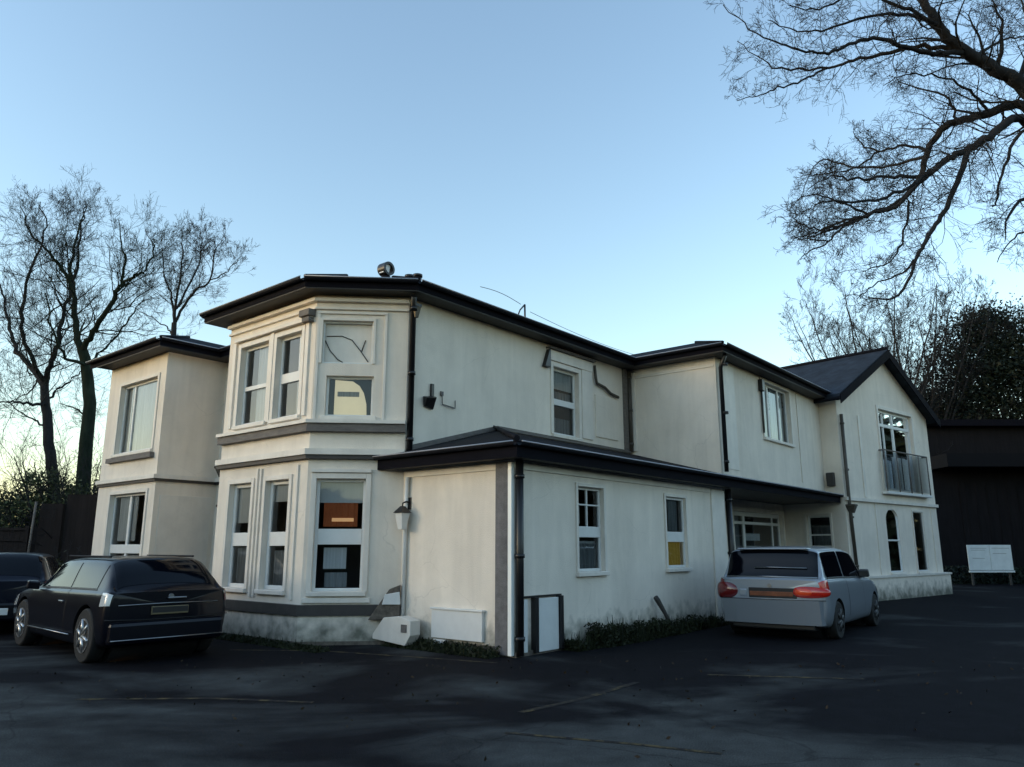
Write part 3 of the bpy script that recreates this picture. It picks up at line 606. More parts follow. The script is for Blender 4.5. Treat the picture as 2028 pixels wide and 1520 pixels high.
# ------------------------------------------------------------------ things fixed to the house
def hpt(x, y, z): return HM @ Vector((x, y, z))
HR = math.pi/2-A_
def onhouse(name, x, y, z, **k): return empty(name, hpt(x, y, z), HR, **k)
t = onhouse('floodlight', .50, 2.45, 4.05, label='black floodlight fixed low on the blank upper side wall', cat='light')
mb = MB(); mb.hexa([(-.10,-.05,-.02),(.12,-.05,-.06),(.12,-.01,-.06),(-.10,-.01,-.02),(-.13,-.16,.12),(.10,-.16,.16),(.10,-.02,.20),(-.13,-.02,.16)]); mb.build('lamp_housing', M['pipe'], t, bevel=.015)
mb = MB(); mb.box(.06, .13, -.05, -.003, .14, .42); mb.build('mounting_bracket', M['pipe'], t, bevel=.01)
t = onhouse('wall_bracket', .98, 2.45, 4.05, label='thin bent metal bracket on the side wall beside the floodlight', cat='bracket')
t2 = MB().tube([(-.13,-.03,.30),(-.12,-.03,.08),(.22,-.03,.05),(.22,-.03,.20)], .012, 6).build('rod', M['bandgrey'], t)
mb = MB(); mb.box(-.16,-.09,-.03,-.003,.24,.32); mb.build('fixing_plate', M['bandgrey'], t)
t = onhouse('wall_lantern', 0, 2.28, 2.02, label='old carriage lantern on the wall between the corner bay and the lean-to', cat='lantern')
mb = MB(); mb.hexa([(-.30,-.07,-.22),(-.16,-.07,-.22),(-.16,.07,-.22),(-.30,.07,-.22),(-.36,-.12,.12),(-.10,-.12,.12),(-.10,.12,.12),(-.36,.12,.12)]); mb.build('glass_body', M['frame'], t, bevel=.01)
mb = MB(); mb.hexa([(-.39,-.15,.121),(-.07,-.15,.121),(-.07,.15,.121),(-.39,.15,.121),(-.27,-.04,.26),(-.19,-.04,.26),(-.19,.04,.26),(-.27,.04,.26)]); mb.build('cap', M['pipe'], t)
mb = MB(); mb.tube([(-.01,0,.34),(-.12,0,.36),(-.23,0,.32),(-.23,0,.25)], .018, 8); mb.box(-.02,-.003,-.05,.05,.20,.45); mb.build('bracket', M['pipe'], t)
t.scale = (.72,.72,.8)
zr = ZE+.16+(1.3)*tp
t = onhouse('roof_cowl', .15, 3.3, zr-.16, label='round black and white cowl standing on the flat of the roof behind the corner bay', cat='cowl')
MB().tube([(0,0,-.02),(0,0,.12)], .09, 16).build('collar', M['pipe'], t)
mb = MB()
for k in range(24):
    a0, a1 = 2*math.pi*k/24, 2*math.pi*(k+1)/24
    ro, ri = .135, .09
    P_ = [(ro*math.cos(a), y_, .26+ro*math.sin(a)) for a in (a0, a1) for y_ in (-.10,.10)]; Q_ = [(ri*math.cos(a), y_, .26+ri*math.sin(a)) for a in (a0, a1) for y_ in (-.10,.10)]
    mb.hexa([P_[0],P_[1],P_[3],P_[2],Q_[0],Q_[1],Q_[3],Q_[2]])
mb.build('hood', M['pipe'], t)
mb = MB(); mb.hexa([(-.12,-.06,.16),(.02,-.06,.16),(.02,.06,.16),(-.12,.06,.16),(-.05,-.06,.36),(.06,-.06,.36),(.06,.06,.36),(-.05,.06,.36)]); mb.build('vane', M['frame'], t)
t = onhouse('chimney_pots', 1.05, 3.5, zr, label='pair of short black vent terminals on the roof above the corner downpipe', cat='vent')
for dx, h_ in ((-.11,.20),(.11,.28)):
    MB().tube([(dx,0,-.02),(dx,0,h_)], [.075,.085], 14).build('pot', M['pipe'], t); MB().tube([(dx,0,h_),(dx,0,h_+.05)], [.10,.10], 14).build('cap', M['pipe'], t)
t = onhouse('tv_aerial', 4.35, 3.3, zr-.05, label='bent metal aerial bracket on the roof edge halfway along the side wall', cat='aerial')
MB().tube([(.06,0,0),(.05,0,.52)], .022, 8).build('mast', M['pipe'], t)
mb = MB(); mb.tube([(-.22,0,.16),(-.13,0,.34),(.05,0,.52)], .018, 6); mb.tube([(-.22,0,.16),(.05,0,.10)], .016, 6); mb.tube([(-.24,-.02,.05),(-.20,0,.2)], .035, 6); mb.build('strut', M['pipe'], t)
t = MB()
c0 = hpt(4.25,3.3,zr+.44); pts = []
for k in range(12):
    u_ = k/11; p_ = hpt(4.25-1.3*u_, 3.3+.1*u_, zr+.44+.10*u_+.06*math.sin(math.pi*u_)); pts.append(p_)
tag(t.tube(pts, .007, 5).build('aerial_cable', M['pipe']), 'thin black cable looping left from the roof aerial', 'cable')
t = MB(); pts = []
for k in range(14):
    u_ = k/13; pts.append(hpt(4.6+5.4*u_, 3.3-.1*u_, zr+.34-.12*u_-.1*math.sin(math.pi*u_)))
tag(t.tube(pts, .006, 5).build('aerial_cable', M['pipe']), 'thin black cable running right from the roof aerial', 'cable')
mb = MB(); tag(mb.tube([hpt(2.2,2.35,lz(2.2)+.10), hpt(2.36,2.2,lz(2.2)+.02)], .03, 8).build('pipe_stub', M['pipe']), 'short black pipe stub at the peak of the lean-to roof', 'pipe')
# leaning pole by the lean-to wall
mb = MB(); mb.tube([hpt(3.98,-.10,.66), hpt(4.02,-.12,.60), hpt(4.12,-.22,.35), hpt(4.22,-.34,.0)], [.045,.05,.035,.04], 8); tag(mb.build('leaning_stick', M['band']), 'dark bent stick leaning against the white lean-to wall among the weeds', 'stick')

# ------------------------------------------------------------------ foliage
def leaf_mat(name, c1, c2):
    m = bpy.data.materials.new(name); m.use_nodes = True; n = m.node_tree.nodes; l = m.node_tree.links; b = n['Principled BSDF']
    g = n.new('ShaderNodeNewGeometry'); r = n.new('ShaderNodeValToRGB'); r.color_ramp.elements[0].color = (*c1,1); r.color_ramp.elements[1].color = (*c2,1)
    l.new(g.outputs['Random Per Island'], r.inputs[0]); l.new(r.outputs[0], b.inputs['Base Color']); b.inputs['Roughness'].default_value = .6; b.inputs['Specular IOR Level'].default_value = .2
    return m
M['leaf'] = leaf_mat('dark green leaves', (.007,.011,.005), (.028,.034,.014))
M['conifer'] = leaf_mat('dark conifer needles', (.004,.009,.007), (.012,.022,.015))
M['hedge'] = leaf_mat('winter hedge leaves', (.02,.032,.012), (.09,.11,.05))
M['bark'] = mat('dark bark', (.030,.032,.036), .95, var=.5, scale=6, stretch=(1,1,.3), bump=.6, bscale=12, spec=.1)
M['barkg'] = mat('mossy bark', (.020,.030,.022), .95, var=.5, scale=6, stretch=(1,1,.3), bump=.6, bscale=12, spec=.1)
rng = np.random.default_rng(11)
def leaves(name, centers, size, mt, parent=None):
    n_ = len(centers); a = rng.normal(size=(n_,3)); a /= np.linalg.norm(a,axis=1)[:,None]; b = rng.normal(size=(n_,3)); b -= (a*b).sum(1)[:,None]*a; b /= np.linalg.norm(b,axis=1)[:,None]
    s = size*(.6+.8*rng.random(n_))[:,None]; c = np.asarray(centers)
    v = np.stack([c-a*s, c-b*s*.45, c+a*s, c+b*s*.45], 1).reshape(-1,3); f_ = np.arange(n_*4).reshape(-1,4)
    return mesh_np(name, v, f_, mt, parent)
class Tree:
    def __init__(s, seed, rmin=.0035): s.rmin = rmin; s.thin = .36; s.t = []; s.r = np.random.default_rng(seed)
    def tube(s, pts, r0, r1, sides): s.t.append((np.array(pts, float), r0, r1, sides))
    def smooth(s, pts, sub=5, jit=0.):
        P = np.array(pts, float); P = np.vstack([2*P[0]-P[1], P, 2*P[-1]-P[-2]]); out = []
        for i in range(1, len(P)-2):
            for k in range(sub):
                t = k/sub; out.append(.5*((2*P[i])+(-P[i-1]+P[i+1])*t+(2*P[i-1]-5*P[i]+4*P[i+1]-P[i+2])*t*t+(-P[i-1]+3*P[i]-3*P[i+1]+P[i+2])*t**3))
        out.append(P[-2]); out = np.array(out)
        if jit: out[1:-1] += s.r.normal(size=(len(out)-2,3))*jit
        return out
    def branch(s, p, d, L, r, lev, up=.1, spread=.8, nseg=5, kids=(5,5,4,3), wob=.28, shrink=.55, flat=1.0):
        d = d/np.linalg.norm(d); pts = [p]; q = p.copy(); dirs = [d]
        for k in range(nseg):
            d = d+s.r.normal(size=3)*wob+np.array([0,0,up]); d /= np.linalg.norm(d); q = q+d*L/nseg; pts.append(q.copy()); dirs.append(d)
        s.tube(pts, r, max(r*.35, s.rmin), 6 if r > .05 else (4 if r > .018 else 3))
        if lev <= 0: return
        nk = kids[min(len(kids)-1, lev-1)]
        for k in range(nk):
            t = .22+.78*(k+s.r.random())/nk; i = min(nseg-1, int(t*nseg)); fr_ = t*nseg-i
            pp = np.array(pts[i])*(1-fr_)+np.array(pts[min(i+1,nseg)])*fr_
            dd = dirs[i+1]+s.r.normal(size=3)*spread*np.array([1,flat,1]); dd /= np.linalg.norm(dd)
            s.branch(pp, dd, L*shrink*(1.15-.5*t)*(.7+.6*s.r.random()), max(s.rmin, r*(1-.65*t)*.55), lev-1, up, spread, max(3, nseg-1), kids, wob, shrink, flat)
    def limb(s, pts, r0, r1, n, L, lev, jit=.03, up=.1, spread=.9, start=.15, bias=(0,0,0), **k):
        P = s.smooth(pts, 5, jit); s.tube(P, r0, r1, 8); m = len(P)
        for j in range(n):
            t = start+(1-start)*(j+s.r.random())/n; i = min(m-2, int(t*(m-1))); dd = P[i+1]-P[i]; dd /= np.linalg.norm(dd)
            dd = dd*.8+s.r.normal(size=3)*spread+np.array(bias); rr = r0+(r1-r0)*t
            s.branch(P[i], dd, L*(1.2-.6*t)*(.6+.8*s.r.random()), max(s.rmin*1.6, rr*s.thin), lev, up, spread*.85, **k)
        return P
    def build(s, name, mt, parent=None):
        V_, F_ = [], []; base = 0
        for pts, r0, r1, sd_ in s.t:
            n_ = len(pts); t = np.gradient(pts, axis=0); t /= np.linalg.norm(t, axis=1)[:,None]+1e-9
            ref = np.array([.3,.5,.8]) if abs(t[0][2]) < .9 else np.array([1.,.1,0])
            a = np.cross(t, ref); a /= np.linalg.norm(a, axis=1)[:,None]+1e-9; b = np.cross(t, a)
            rad = np.linspace(r0, r1, n_); th = np.arange(sd_)*2*math.pi/sd_
            v = pts[:,None,:]+(a[:,None,:]*np.cos(th)[None,:,None]+b[:,None,:]*np.sin(th)[None,:,None])*rad[:,None,None]
            V_.append(v.reshape(-1,3)); i = np.arange(n_-1)[:,None]*sd_; j = np.arange(sd_)[None,:]; j2 = (j+1) % sd_
            F_.append(np.stack([i+j, i+j2, i+sd_+j2, i+sd_+j], -1).reshape(-1,4)+base); base += n_*sd_
        return mesh_np(name, np.vstack(V_), np.vstack(F_), mt, parent, smooth=True)
def tree_obj(label, loc, trunk, crown, group=None, mt=None, cat='tree', name='bare_tree'):
    e_ = empty(name, loc, 0, label=label, cat=cat, group=group)
    L_ = Matrix.Translation(-Vector(loc))
    for tr, nm in ((trunk, 'trunk'), (crown, 'crown')):
        o = tr.build(nm, mt or M['bark'], e_); o.data.transform(L_)
    return e_

# --- the two tall bare trees at the left, 24 and 25 m away
def low(q, k): return [(p[0], 760-(760-p[1])*k if p[1] < 760 else p[1], *p[2:]) for p in q]
def px(d, *q): return [at(x, y, d+dz) for x, y, dz in [(a if len(a) == 3 else (*a, 0)) for a in q]]
D = 25.
tk = Tree(1); cr = Tree(2, .0032)
b0 = gp(108, 1147); base = at(112, 1085, D); base[2] = 0
tr_ = [base]+px(D, (108,1000), (100,900), (92,820), (88,765)); tk.t.append((tk.smooth(tr_, 4, .01), .20, .13, 10))
kw = dict(kids=(5,4,4,3), wob=.25, shrink=.63)
for pts, r0, n_ in (([(88,765),(70,735,.4),(35,690,.9),(20,640,1.3),(4,560,1.6),(-20,480,2)], .17, 15),
                    ([(90,765),(100,720,-.4),(118,660,-.8),(125,600,-1),(150,520,-1.2),(160,420,-1.4),(170,360,-1.2)], .16, 18),
                    ([(92,800),(60,800,-1),(25,795,-1.6),(-20,800,-2)], .09, 8),
                    ([(88,760),(60,700,-.9),(42,620,-1.6),(60,520,-2),(90,430,-2.2),(80,360,-2.2)], .12, 16),
                    ([(92,795),(115,770,.5),(150,745,.9),(180,720,1.4)], .07, 6),
                    ([(96,850),(70,835,.8),(40,815,1.5),(15,795,2)], .06, 6)):
    cr.limb(px(D, *low(pts, .90)), r0*.66, .013, int(n_*1.35), 1.65, 3, up=.12, spread=.65, **kw)
tree_obj('tall bare tree with a trunk forking low, leftmost of the winter trees behind the fence', tuple(base), tk, cr, 'bare winter trees left of the house')
D = 24.
tk = Tree(3); cr = Tree(4, .0032); base = at(160, 1085, D); base[2] = 0
tr_ = [base]+px(D, (163,1000), (168,900), (178,800), (170,720), (162,690)); tk.t.append((tk.smooth(low(tr_, 1) if 0 else tr_, 4, .01), .24, .15, 10))
for pts, r0, n_ in (([(162,690),(150,640,.2),(147,560,.5),(140,510,.6),(152,430,.8),(172,370,1)], .18, 20),
                    ([(162,690),(190,640,-.5),(225,570,-1),(240,540,-1.2),(245,480,-1.4),(235,400,-1.5)], .16, 18),
                    ([(147,560),(125,510,-.5),(95,470,-.9),(60,430,-1.1),(40,370,-1.3)], .10, 14),
                    ([(240,545),(262,525,-1),(290,510,-.8),(305,460,-.6),(290,430,-.4)], .08, 12),
                    ([(170,720),(200,690,.6),(235,650,1),(270,590,1.3),(300,570,1.6)], .08, 10),
                    ([(178,830),(150,810,.5),(120,800,1)], .05, 4),
                    ([(170,720),(130,700,-1.3),(105,640,-2),(90,560,-2.6)], .09, 12)):
    cr.limb(px(D, *low(pts, .90)), r0*.66, .013, int(n_*1.35), 1.55, 3, up=.12, spread=.65, **kw)
tree_obj('tall bare tree with a mossy bent trunk nearest the left end of the house', tuple(base), tk, cr, 'bare winter trees left of the house', M['barkg'])
D = 34.
tk = Tree(5); cr = Tree(6, .0042); base = at(332, 1085, D); base[2] = 0
tk.t.append((tk.smooth([base]+px(D, (338,800), (345,640)), 4, .01), .22, .12, 8))
for pts, r0, n_ in (([(345,640),(340,580,.5),(325,520,1),(320,450,1)], .09, 13), ([(345,640),(352,560,-.5),(362,490,-1),(360,430,-1)], .09, 13),
                    ([(347,630),(380,570,-.5),(415,540,-1),(425,480,-1.3),(445,445,-1)], .09, 15), ([(345,660),(330,640,1),(300,620,1.5),(270,600,2)], .05, 6), ([(350,600),(390,520,1),(400,460,1.5),(395,440,1.5)], .07, 12), ([(415,540),(450,520,-1),(478,488,-1.2)], .04, 5)):
    cr.limb(px(D, *low(pts, .93)), r0*.8, .012, int(n_*1.3), 1.35, 3, up=.08, spread=.55, **kw)
tree_obj('fan shaped bare tree rising behind the roof of the left bay', tuple(base), tk, cr, 'bare winter trees left of the house')

# --- the big tree overhanging from the right: trunk stands just outside the frame
D = 11.5
tk = Tree(7); cr = Tree(8, .0024); cr.thin = .24; base = np.array([12.0, 12.0, 0.])
forkp = at(2160, 330, D+.3)
tk.t.append((tk.smooth([base, base+[.15,-.1,2.5], np.array([11.7,12.,4.6]), forkp], 5, .02), .42, .30, 12))
kw = dict(kids=(3,4,3,3), wob=.26, shrink=.66)
fk = tuple([2160, 330, .3])
L1 = [(2160,330,.3),(2090,240,.1),(2020,170,0),(1960,130,-.2),(1890,90,-.4),(1860,50,-.6),(1820,-10,-.7),(1790,-90,-.8)]
L2 = [(2160,330,.3),(2100,300,.5),(2028,210,.6),(1960,225,.7),(1900,240,.8),(1860,260,.9),(1835,310,1),(1820,350,1),(1780,400,1.1),(1720,425,1.2),(1670,445,1.3),(1610,470,1.3)]
L3 = [(2160,340,.3),(2100,330,-.4),(2020,235,-.8),(1960,270,-1),(1910,300,-1.1),(1870,320,-1.2),(1820,365,-1.2),(1775,410,-1.2)]
L4 = [(1920,290,-1.1),(1895,360,-1.2),(1870,420,-1.2),(1845,460,-1.3),(1820,500,-1.3),(1800,555,-1.3),(1770,590,-1.3),(1720,590,-1.2)]
cr.limb(px(D, *L1), .15, .045, 24, 1.2, 3, jit=.012, spread=.75, up=.03, **kw)
cr.limb(px(D, *L2), .10, .015, 40, .95, 3, jit=.012, spread=.8, up=-.01, start=.22, **kw)
cr.limb(px(D, *L3), .085, .025, 28, .9, 3, jit=.012, spread=.8, up=-.02, start=.22, **kw)
cr.limb(px(D, *L4), .045, .010, 13, .75, 3, jit=.008, spread=.8, up=-.04, **kw)
side = [([(1670,445,1.3),(1620,455,1.2),(1580,440,1.1),(1560,425,1)], .03, 12, .5), ([(1720,425,1.2),(1660,400,.9),(1610,385,.7),(1570,400,.5)], .035, 16, .6), ([(1640,480,.9),(1600,475,.8),(1565,470,.7)], .02, 8, .4), ([(1740,300,1.4),(1700,330,1.3),(1640,345,1.2),(1600,350,1.1)], .03, 12, .5), ([(1905,105,-.4),(1850,105,-.6),(1780,90,-.8),(1730,75,-1),(1670,95,-1.1),(1620,105,-1.2),(1560,90,-1.3),(1500,70,-1.4),(1432,10,-1.5)], .065, 22, .8),
        ([(1890,90,-.4),(1820,35,-.6),(1720,32,-.7),(1640,58,-.8),(1580,62,-.8),(1520,40,-.9)], .05, 16, .75),
        ([(1915,108,-.3),(1830,92,-.2),(1760,105,0),(1690,120,.1),(1640,135,.2),(1550,138,.2),(1520,125,.2),(1460,82,.3)], .065, 22, .8),
        ([(1640,135,.2),(1590,160,.1),(1540,175,0),(1500,190,0),(1460,200,0)], .03, 9, .45),
        ([(1860,50,-.6),(1790,15,-.9),(1700,-10,-1.1),(1620,20,-1.3),(1560,10,-1.4)], .05, 18, .75),
        ([(1720,425,1.2),(1670,450,1),(1640,480,.9),(1600,500,.8),(1585,515,.8)], .035, 10, .5),
        ([(1820,350,1),(1760,350,.6),(1700,355,.3),(1650,350,0),(1600,375,-.1)], .05, 20, .8),
        ([(1840,300,1),(1790,290,1.2),(1740,300,1.4),(1700,280,1.6),(1690,260,1.7)], .045, 16, .7),
        ([(1835,310,1),(1760,330,1.8),(1680,330,2.2),(1620,320,2.4),(1580,400,2.4)], .045, 18, .75),
        ([(1870,320,-1.2),(1800,370,-1.6),(1720,400,-2),(1640,400,-2.2),(1590,420,-2.2)], .045, 20, .75),
        ([(1775,410,-1.2),(1700,430,-1.2),(1640,450,-1.1),(1580,470,-1)], .045, 18, .6),
        ([(1800,400,1),(1790,470,.8),(1760,520,.6),(1700,540,.4)], .035, 14, .6),
        ([(1840,470,-1.2),(1800,530,-1),(1740,560,-.8),(1700,590,-.7)], .03, 12, .5),
        ([(2080,330,.2),(2028,260,.2),(1990,330,0),(1970,400,-.1),(1960,410,-.1)], .06, 10, .7),
        ([(2120,360,0),(2050,380,-.5),(2000,420,-.7),(1990,480,-.8)], .07, 14, .7),
        ([(2120,380,.5),(2060,450,.5),(2010,470,.5),(1975,520,.5)], .04, 8, .5),
        ([(1975,135,-.2),(1985,60,-.5),(1960,-20,-.6)], .06, 14, .8), ([(2020,170,0),(2040,60,.4),(2010,-30,.8)], .07, 14, .9),
        ([(1930,110,-.3),(1990,80,.6),(2050,70,1)], .05, 10, .8), ([(1900,240,.8),(1870,190,1),(1800,170,1.3),(1760,150,1.5)], .04, 14, .7),
        ([(1960,225,.7),(1920,180,.5),(1860,150,.4),(1790,150,.3),(1750,170,.2)], .04, 14, .7)]
cr.thin = .34
for pts, r0, n_, L_ in side: cr.limb(px(D, *pts), r0*.68, .006, int(n_*.95), L_*.9, 3, jit=.014, spread=.85, up=.01, **kw)
tree_obj('big bare oak whose dark limbs hang into the sky from the right edge', tuple(base), tk, cr, None)

# --- bare trees and evergreens far right, beyond the gable wing
spots = [(1770, 40, 15.5, 21, 'bare twiggy tree rising straight behind the gable peak'), (1850, 42, 16.0, 22, 'bare twiggy tree over the right slope of the gable roof'), (1905, 45, 15.5, 23, 'bare twiggy tree left of the dark conifer')]
for xp, d_, h_, sd_, lab in spots:
    tk = Tree(sd_); cr = Tree(sd_+50, .0055); base = at(xp, 1085, d_); base[2] = 0
    top = base+[0,0,h_*.35]; tk.t.append((tk.smooth([base, base+[.1,0,h_*.2], top], 4), .22, .15, 8))
    for k in range(11):
        th = 2*math.pi*k/11; d_x = np.array([math.cos(th)*.55, math.sin(th)*.55, 1]); 
        cr.limb([top-[0,0,1.2*(k % 3)], top+d_x*h_*.2, top+d_x*h_*.38+[0,0,.6], top+d_x*[.9,.9,1]*h_*.54+[0,0,.8]], .08, .014, 12, 2.4, 3, up=.16, spread=.6, kids=(5,4,4,3), wob=.22)
    tree_obj(lab, tuple(base), tk, cr, 'bare trees behind the gable wing')
def evergreen(label, base, h_, rad, n_, mt, size=.16, lo=.1, name='conifer', cat='tree', clumps=60):
    base = np.array(base, float); e_ = empty(name, tuple(base), 0, label=label, cat=cat)
    mb = MB(); mb.tube([(0,0,0),(.05,0,h_*.5),(0,.05,h_*.92)], [.22,.14,.03], 8); mb.build('trunk', M['bark'], e_)
    pts = []
    for c in range(clumps):
        t = lo+(1-lo)*rng.random(); rr = rad*(1-t**2.2)**.6*(.5+.6*rng.random())*(1 if t > .15 else .8); th = rng.random()*2*math.pi
        c0_ = np.array([rr*math.cos(th), rr*math.sin(th), t*h_]); sp = rad*.27*(.6+.7*rng.random())
        pts.append(c0_+rng.normal(size=(n_//clumps,3))*sp*np.array([1,1,.6]))
    leaves('crown', np.vstack(pts), size, mt, e_); return e_
b = at(1995, 1085, 43); b[2] = 0; evergreen('dense dark conifer at the right edge above the dark outbuilding', b, 15.0, 3.4, 52000, M['conifer'], .10, clumps=240)
b = at(2075, 1085, 41); b[2] = 0; evergreen('dense dark conifer half outside the right edge', b, 13.8, 3.6, 26000, M['conifer'], .11, clumps=140)
b = at(1915, 1085, 46); b[2] = 0; evergreen('rounded dark evergreen filling the gap behind the outbuilding', b, 8.6, 3.2, 30000, M['conifer'], .11, clumps=200, name='evergreen_tree')
for xx_, dd_, h__, n__ in ((1885,45,10.6,18000),(1940,46,9.8,16000)):
    b = at(xx_, 1085, dd_); b[2] = 0; evergreen('low dark evergreen %s' % ('between the gable and the tall conifer' if xx_ == 1885 else 'just left of the tall conifer'), b, h__, 2.4, n__, M['conifer'], .10, clumps=90, name='evergreen_tree')
b = at(1845, 1085, 47); b[2] = 0; evergreen('low dark evergreen behind the right slope of the gable', b, 10.2, 2.6, 16000, M['conifer'], .10, clumps=110, name='evergreen_tree')
# --- dark outbuilding
M['shadeboards'] = mat('shade darkened boards', (.010,.009,.011), .8, var=.4, scale=2, stretch=(3,3,.4), bump=.3, bscale=14, spec=.15)  # near-black colour includes the shade of the surrounding trees
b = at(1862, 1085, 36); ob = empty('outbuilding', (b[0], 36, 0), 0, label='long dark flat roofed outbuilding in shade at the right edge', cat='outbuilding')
mb = MB(); mb.box(0,24,0,8,0,7.2); mb.build('wall', M['shadeboards'], ob)
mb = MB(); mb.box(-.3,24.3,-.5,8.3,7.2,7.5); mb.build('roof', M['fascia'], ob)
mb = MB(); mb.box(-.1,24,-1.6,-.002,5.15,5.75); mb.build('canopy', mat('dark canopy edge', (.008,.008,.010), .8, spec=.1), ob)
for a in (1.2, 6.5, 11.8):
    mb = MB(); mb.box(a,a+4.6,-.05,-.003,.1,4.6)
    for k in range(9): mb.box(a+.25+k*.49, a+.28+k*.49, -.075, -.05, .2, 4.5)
    d_ = mb.build('garage_door', M['shadeboards'], ob)
M['board'] = mat('white board', (.72,.76,.76), .5, var=.12, scale=3)
b = at(1958, 1085, 33); wb = empty('notice_board', (b[0], 33, 0), 0, label='white double panelled board standing low before the dark outbuilding', cat='board')
mb = MB(); mb.box(-.93,-.01,-.03,.03,.62,1.66); mb.box(.01,.93,-.03,.03,.62,1.66); mb.build('panel', M['board'], wb, bevel=.01)
mb = MB(); mb.box(-.95,.95,-.07,.05,.52,.60); mb.build('ledge', M['board'], wb, bevel=.01)
for (zz, a, b_) in ((1.52,-.80,-.12),(1.44,-.78,-.2),(1.52,.10,.84),(1.30,.12,.70),(1.10,-.75,-.25)):
    cb_ = MB().box(a, b_, -.036, -.0305, zz, zz+.012).build('faint_print', M['bandgrey'], wb)
for s_ in (-.8,.8): MB().box(s_-.04,s_+.04,.035,.10,0,1.6).build('post', M['band'], wb)
# low dark kerb planting before the outbuilding
pts = np.column_stack([rng.uniform(19,42,9000), rng.uniform(33.8,35.5,9000), rng.random(9000)**1.5*.75]); tag(leaves('ground_cover', pts, .09, M['conifer']), 'dark low planting along the foot of the outbuilding', 'ground cover', kind='stuff')

# --- fence and bushes left
M['fence'] = mat('dark stained fence boards', (.014,.011,.012), .8, var=.4, scale=3, stretch=(4,4,.3), bump=.3, bscale=12, spec=.2)
fx0, fx1, fy = -26., -10.4, 20.6
fe = empty('fence', (fx0, fy, 0), 0, label='tall dark timber fence closing the car park left of the house', cat='fence')
mb = MB(); x = 0
while x < fx1-fx0-2.2: 
    h_ = 2.06+rng.random()*.015; mb.box(x, x+.135, 0, .02+.006*(int(x*7.1) % 2), .05, h_); x += .14
mb.build('board_panel', M['fence'], fe)
mb = MB(); mb.box(0, 13.2, -.04, -.002, 2.0, 2.04); mb.box(0, 13.2, -.03, -.002, .5, .58); mb.box(0,13.2,-.035,-.002,1.72,1.76); mb.build('rail', M['fence'], fe)
for k in range(6): MB().box(k*2.6+.05, k*2.6+.15, -.10, -.041, 0, 2.12).build('post', M['fence'], fe)
mb = MB(); mb.box(13.4, 14.0, -.1, .1, 0, 2.7); mb.box(14.05, 15.3, -.04, .04, 0, 2.95); mb.build('gate_panel', M['fence'], fe)
MB().tube([(13.25,-.2,0),(13.32,-.2,2.75)], .03, 8).build('pale_post', M['bandgrey'], fe)
def bush(label, x_, y_, h_, w_, n_, sd_, mt='hedge', twigs=True, group='scrubby bushes behind the fence'):
    e_ = empty('bush', (x_, y_, 0), 0, label=label, cat='bush', group=group)
    T_ = Tree(sd_)
    for k in range(16):
        th = rng.random()*2*math.pi; T_.branch(np.array([.25*math.cos(th)*w_, .25*math.sin(th)*w_, .1]), np.array([math.cos(th)*.45, math.sin(th)*.45, 1.]), h_*(.65+.4*rng.random()), .035, 3, up=.12, spread=.5, kids=(4,4,3), wob=.2)
    T_.build('stems', M['bark'], e_)
    cl = []
    for c in range(46):
        t = rng.random()**.8; c0_ = np.array([rng.normal()*w_*.42, rng.normal()*w_*.42, h_*(.12+.72*t)]); cl.append(c0_+rng.normal(size=(n_//46,3))*np.array([.28,.28,.22])*w_*.5)
    P_ = np.vstack(cl); P_ = P_[P_[:,2] > .05]; leaves('foliage', P_, .055, M[mt], e_); return e_
bush('pale winter bush at the far left edge behind the fence', *at(15,1085,24)[:2], 3.8, 1.9, 5000, 31)
bush('tall twiggy bush left of the forked tree trunk', *at(62,1085,23)[:2], 4.4, 1.2, 4200, 32)
bush('green bush between the two tall trunks', *at(138,1085,23.2)[:2], 4.1, 1.1, 5200, 33)
bush('dark bush against the left end of the house', *at(186,1085,22.3)[:2], 3.7, .8, 6500, 34, 'leaf')
bush('wide bush low behind the middle of the fence', *at(90,1085,26)[:2], 3.6, 2.4, 6500, 35)
bush('low dark shrub in front of the fence beside the parked cars', *at(88,1085,18.5)[:2], 1.25, 1.2, 5500, 36, 'leaf', group=None)
# distant scrub beyond
pts = []
for k in range(120):
    c0_ = np.array([rng.uniform(-75,-22), rng.uniform(50,62), 1+rng.random()*3.2]); pts.append(c0_+rng.normal(size=(130,3))*[1.6,1.2,1.0])
pts = np.vstack(pts); pts = pts[pts[:,2] > 0]; tag(leaves('distant_hedge', pts, .22, M['hedge']), 'far hedgerow low on the horizon behind the left fence', 'hedge', kind='stuff')
# unseen trees added around the viewer to block bright horizon reflections
g = np.random.default_rng(5); n_ = 60000; th = g.uniform(R(47), R(319), n_)
rad_ = g.uniform(44, 54, n_); hh = (7.0+1.6*np.sin(th*9)+1.2*np.sin(th*23+1))*g.random(n_)**.85
pts = np.column_stack([np.sin(th)*rad_, np.cos(th)*rad_, hh]); tag(leaves('added_tree_belt', pts, .75, M['conifer']), 'dark tree belt added behind the viewer to block horizon light', 'added_tree_belt', kind='stuff')
g = np.random.default_rng(9); n_ = 450; X = g.normal(1, 7, n_); Y = 11.5-np.abs(g.normal(0, 3.5, n_)); pts = np.column_stack([X, Y, np.full(n_, .012)])
M['deadleaf'] = leaf_mat('fallen leaves', (.010,.007,.005), (.035,.025,.014))
o = leaves('leaf_litter', pts, .022, M['deadleaf']); o.scale = (1,1,1); tag(o, 'scattered dead leaves on the dark tarmac', 'leaf litter', kind='stuff')
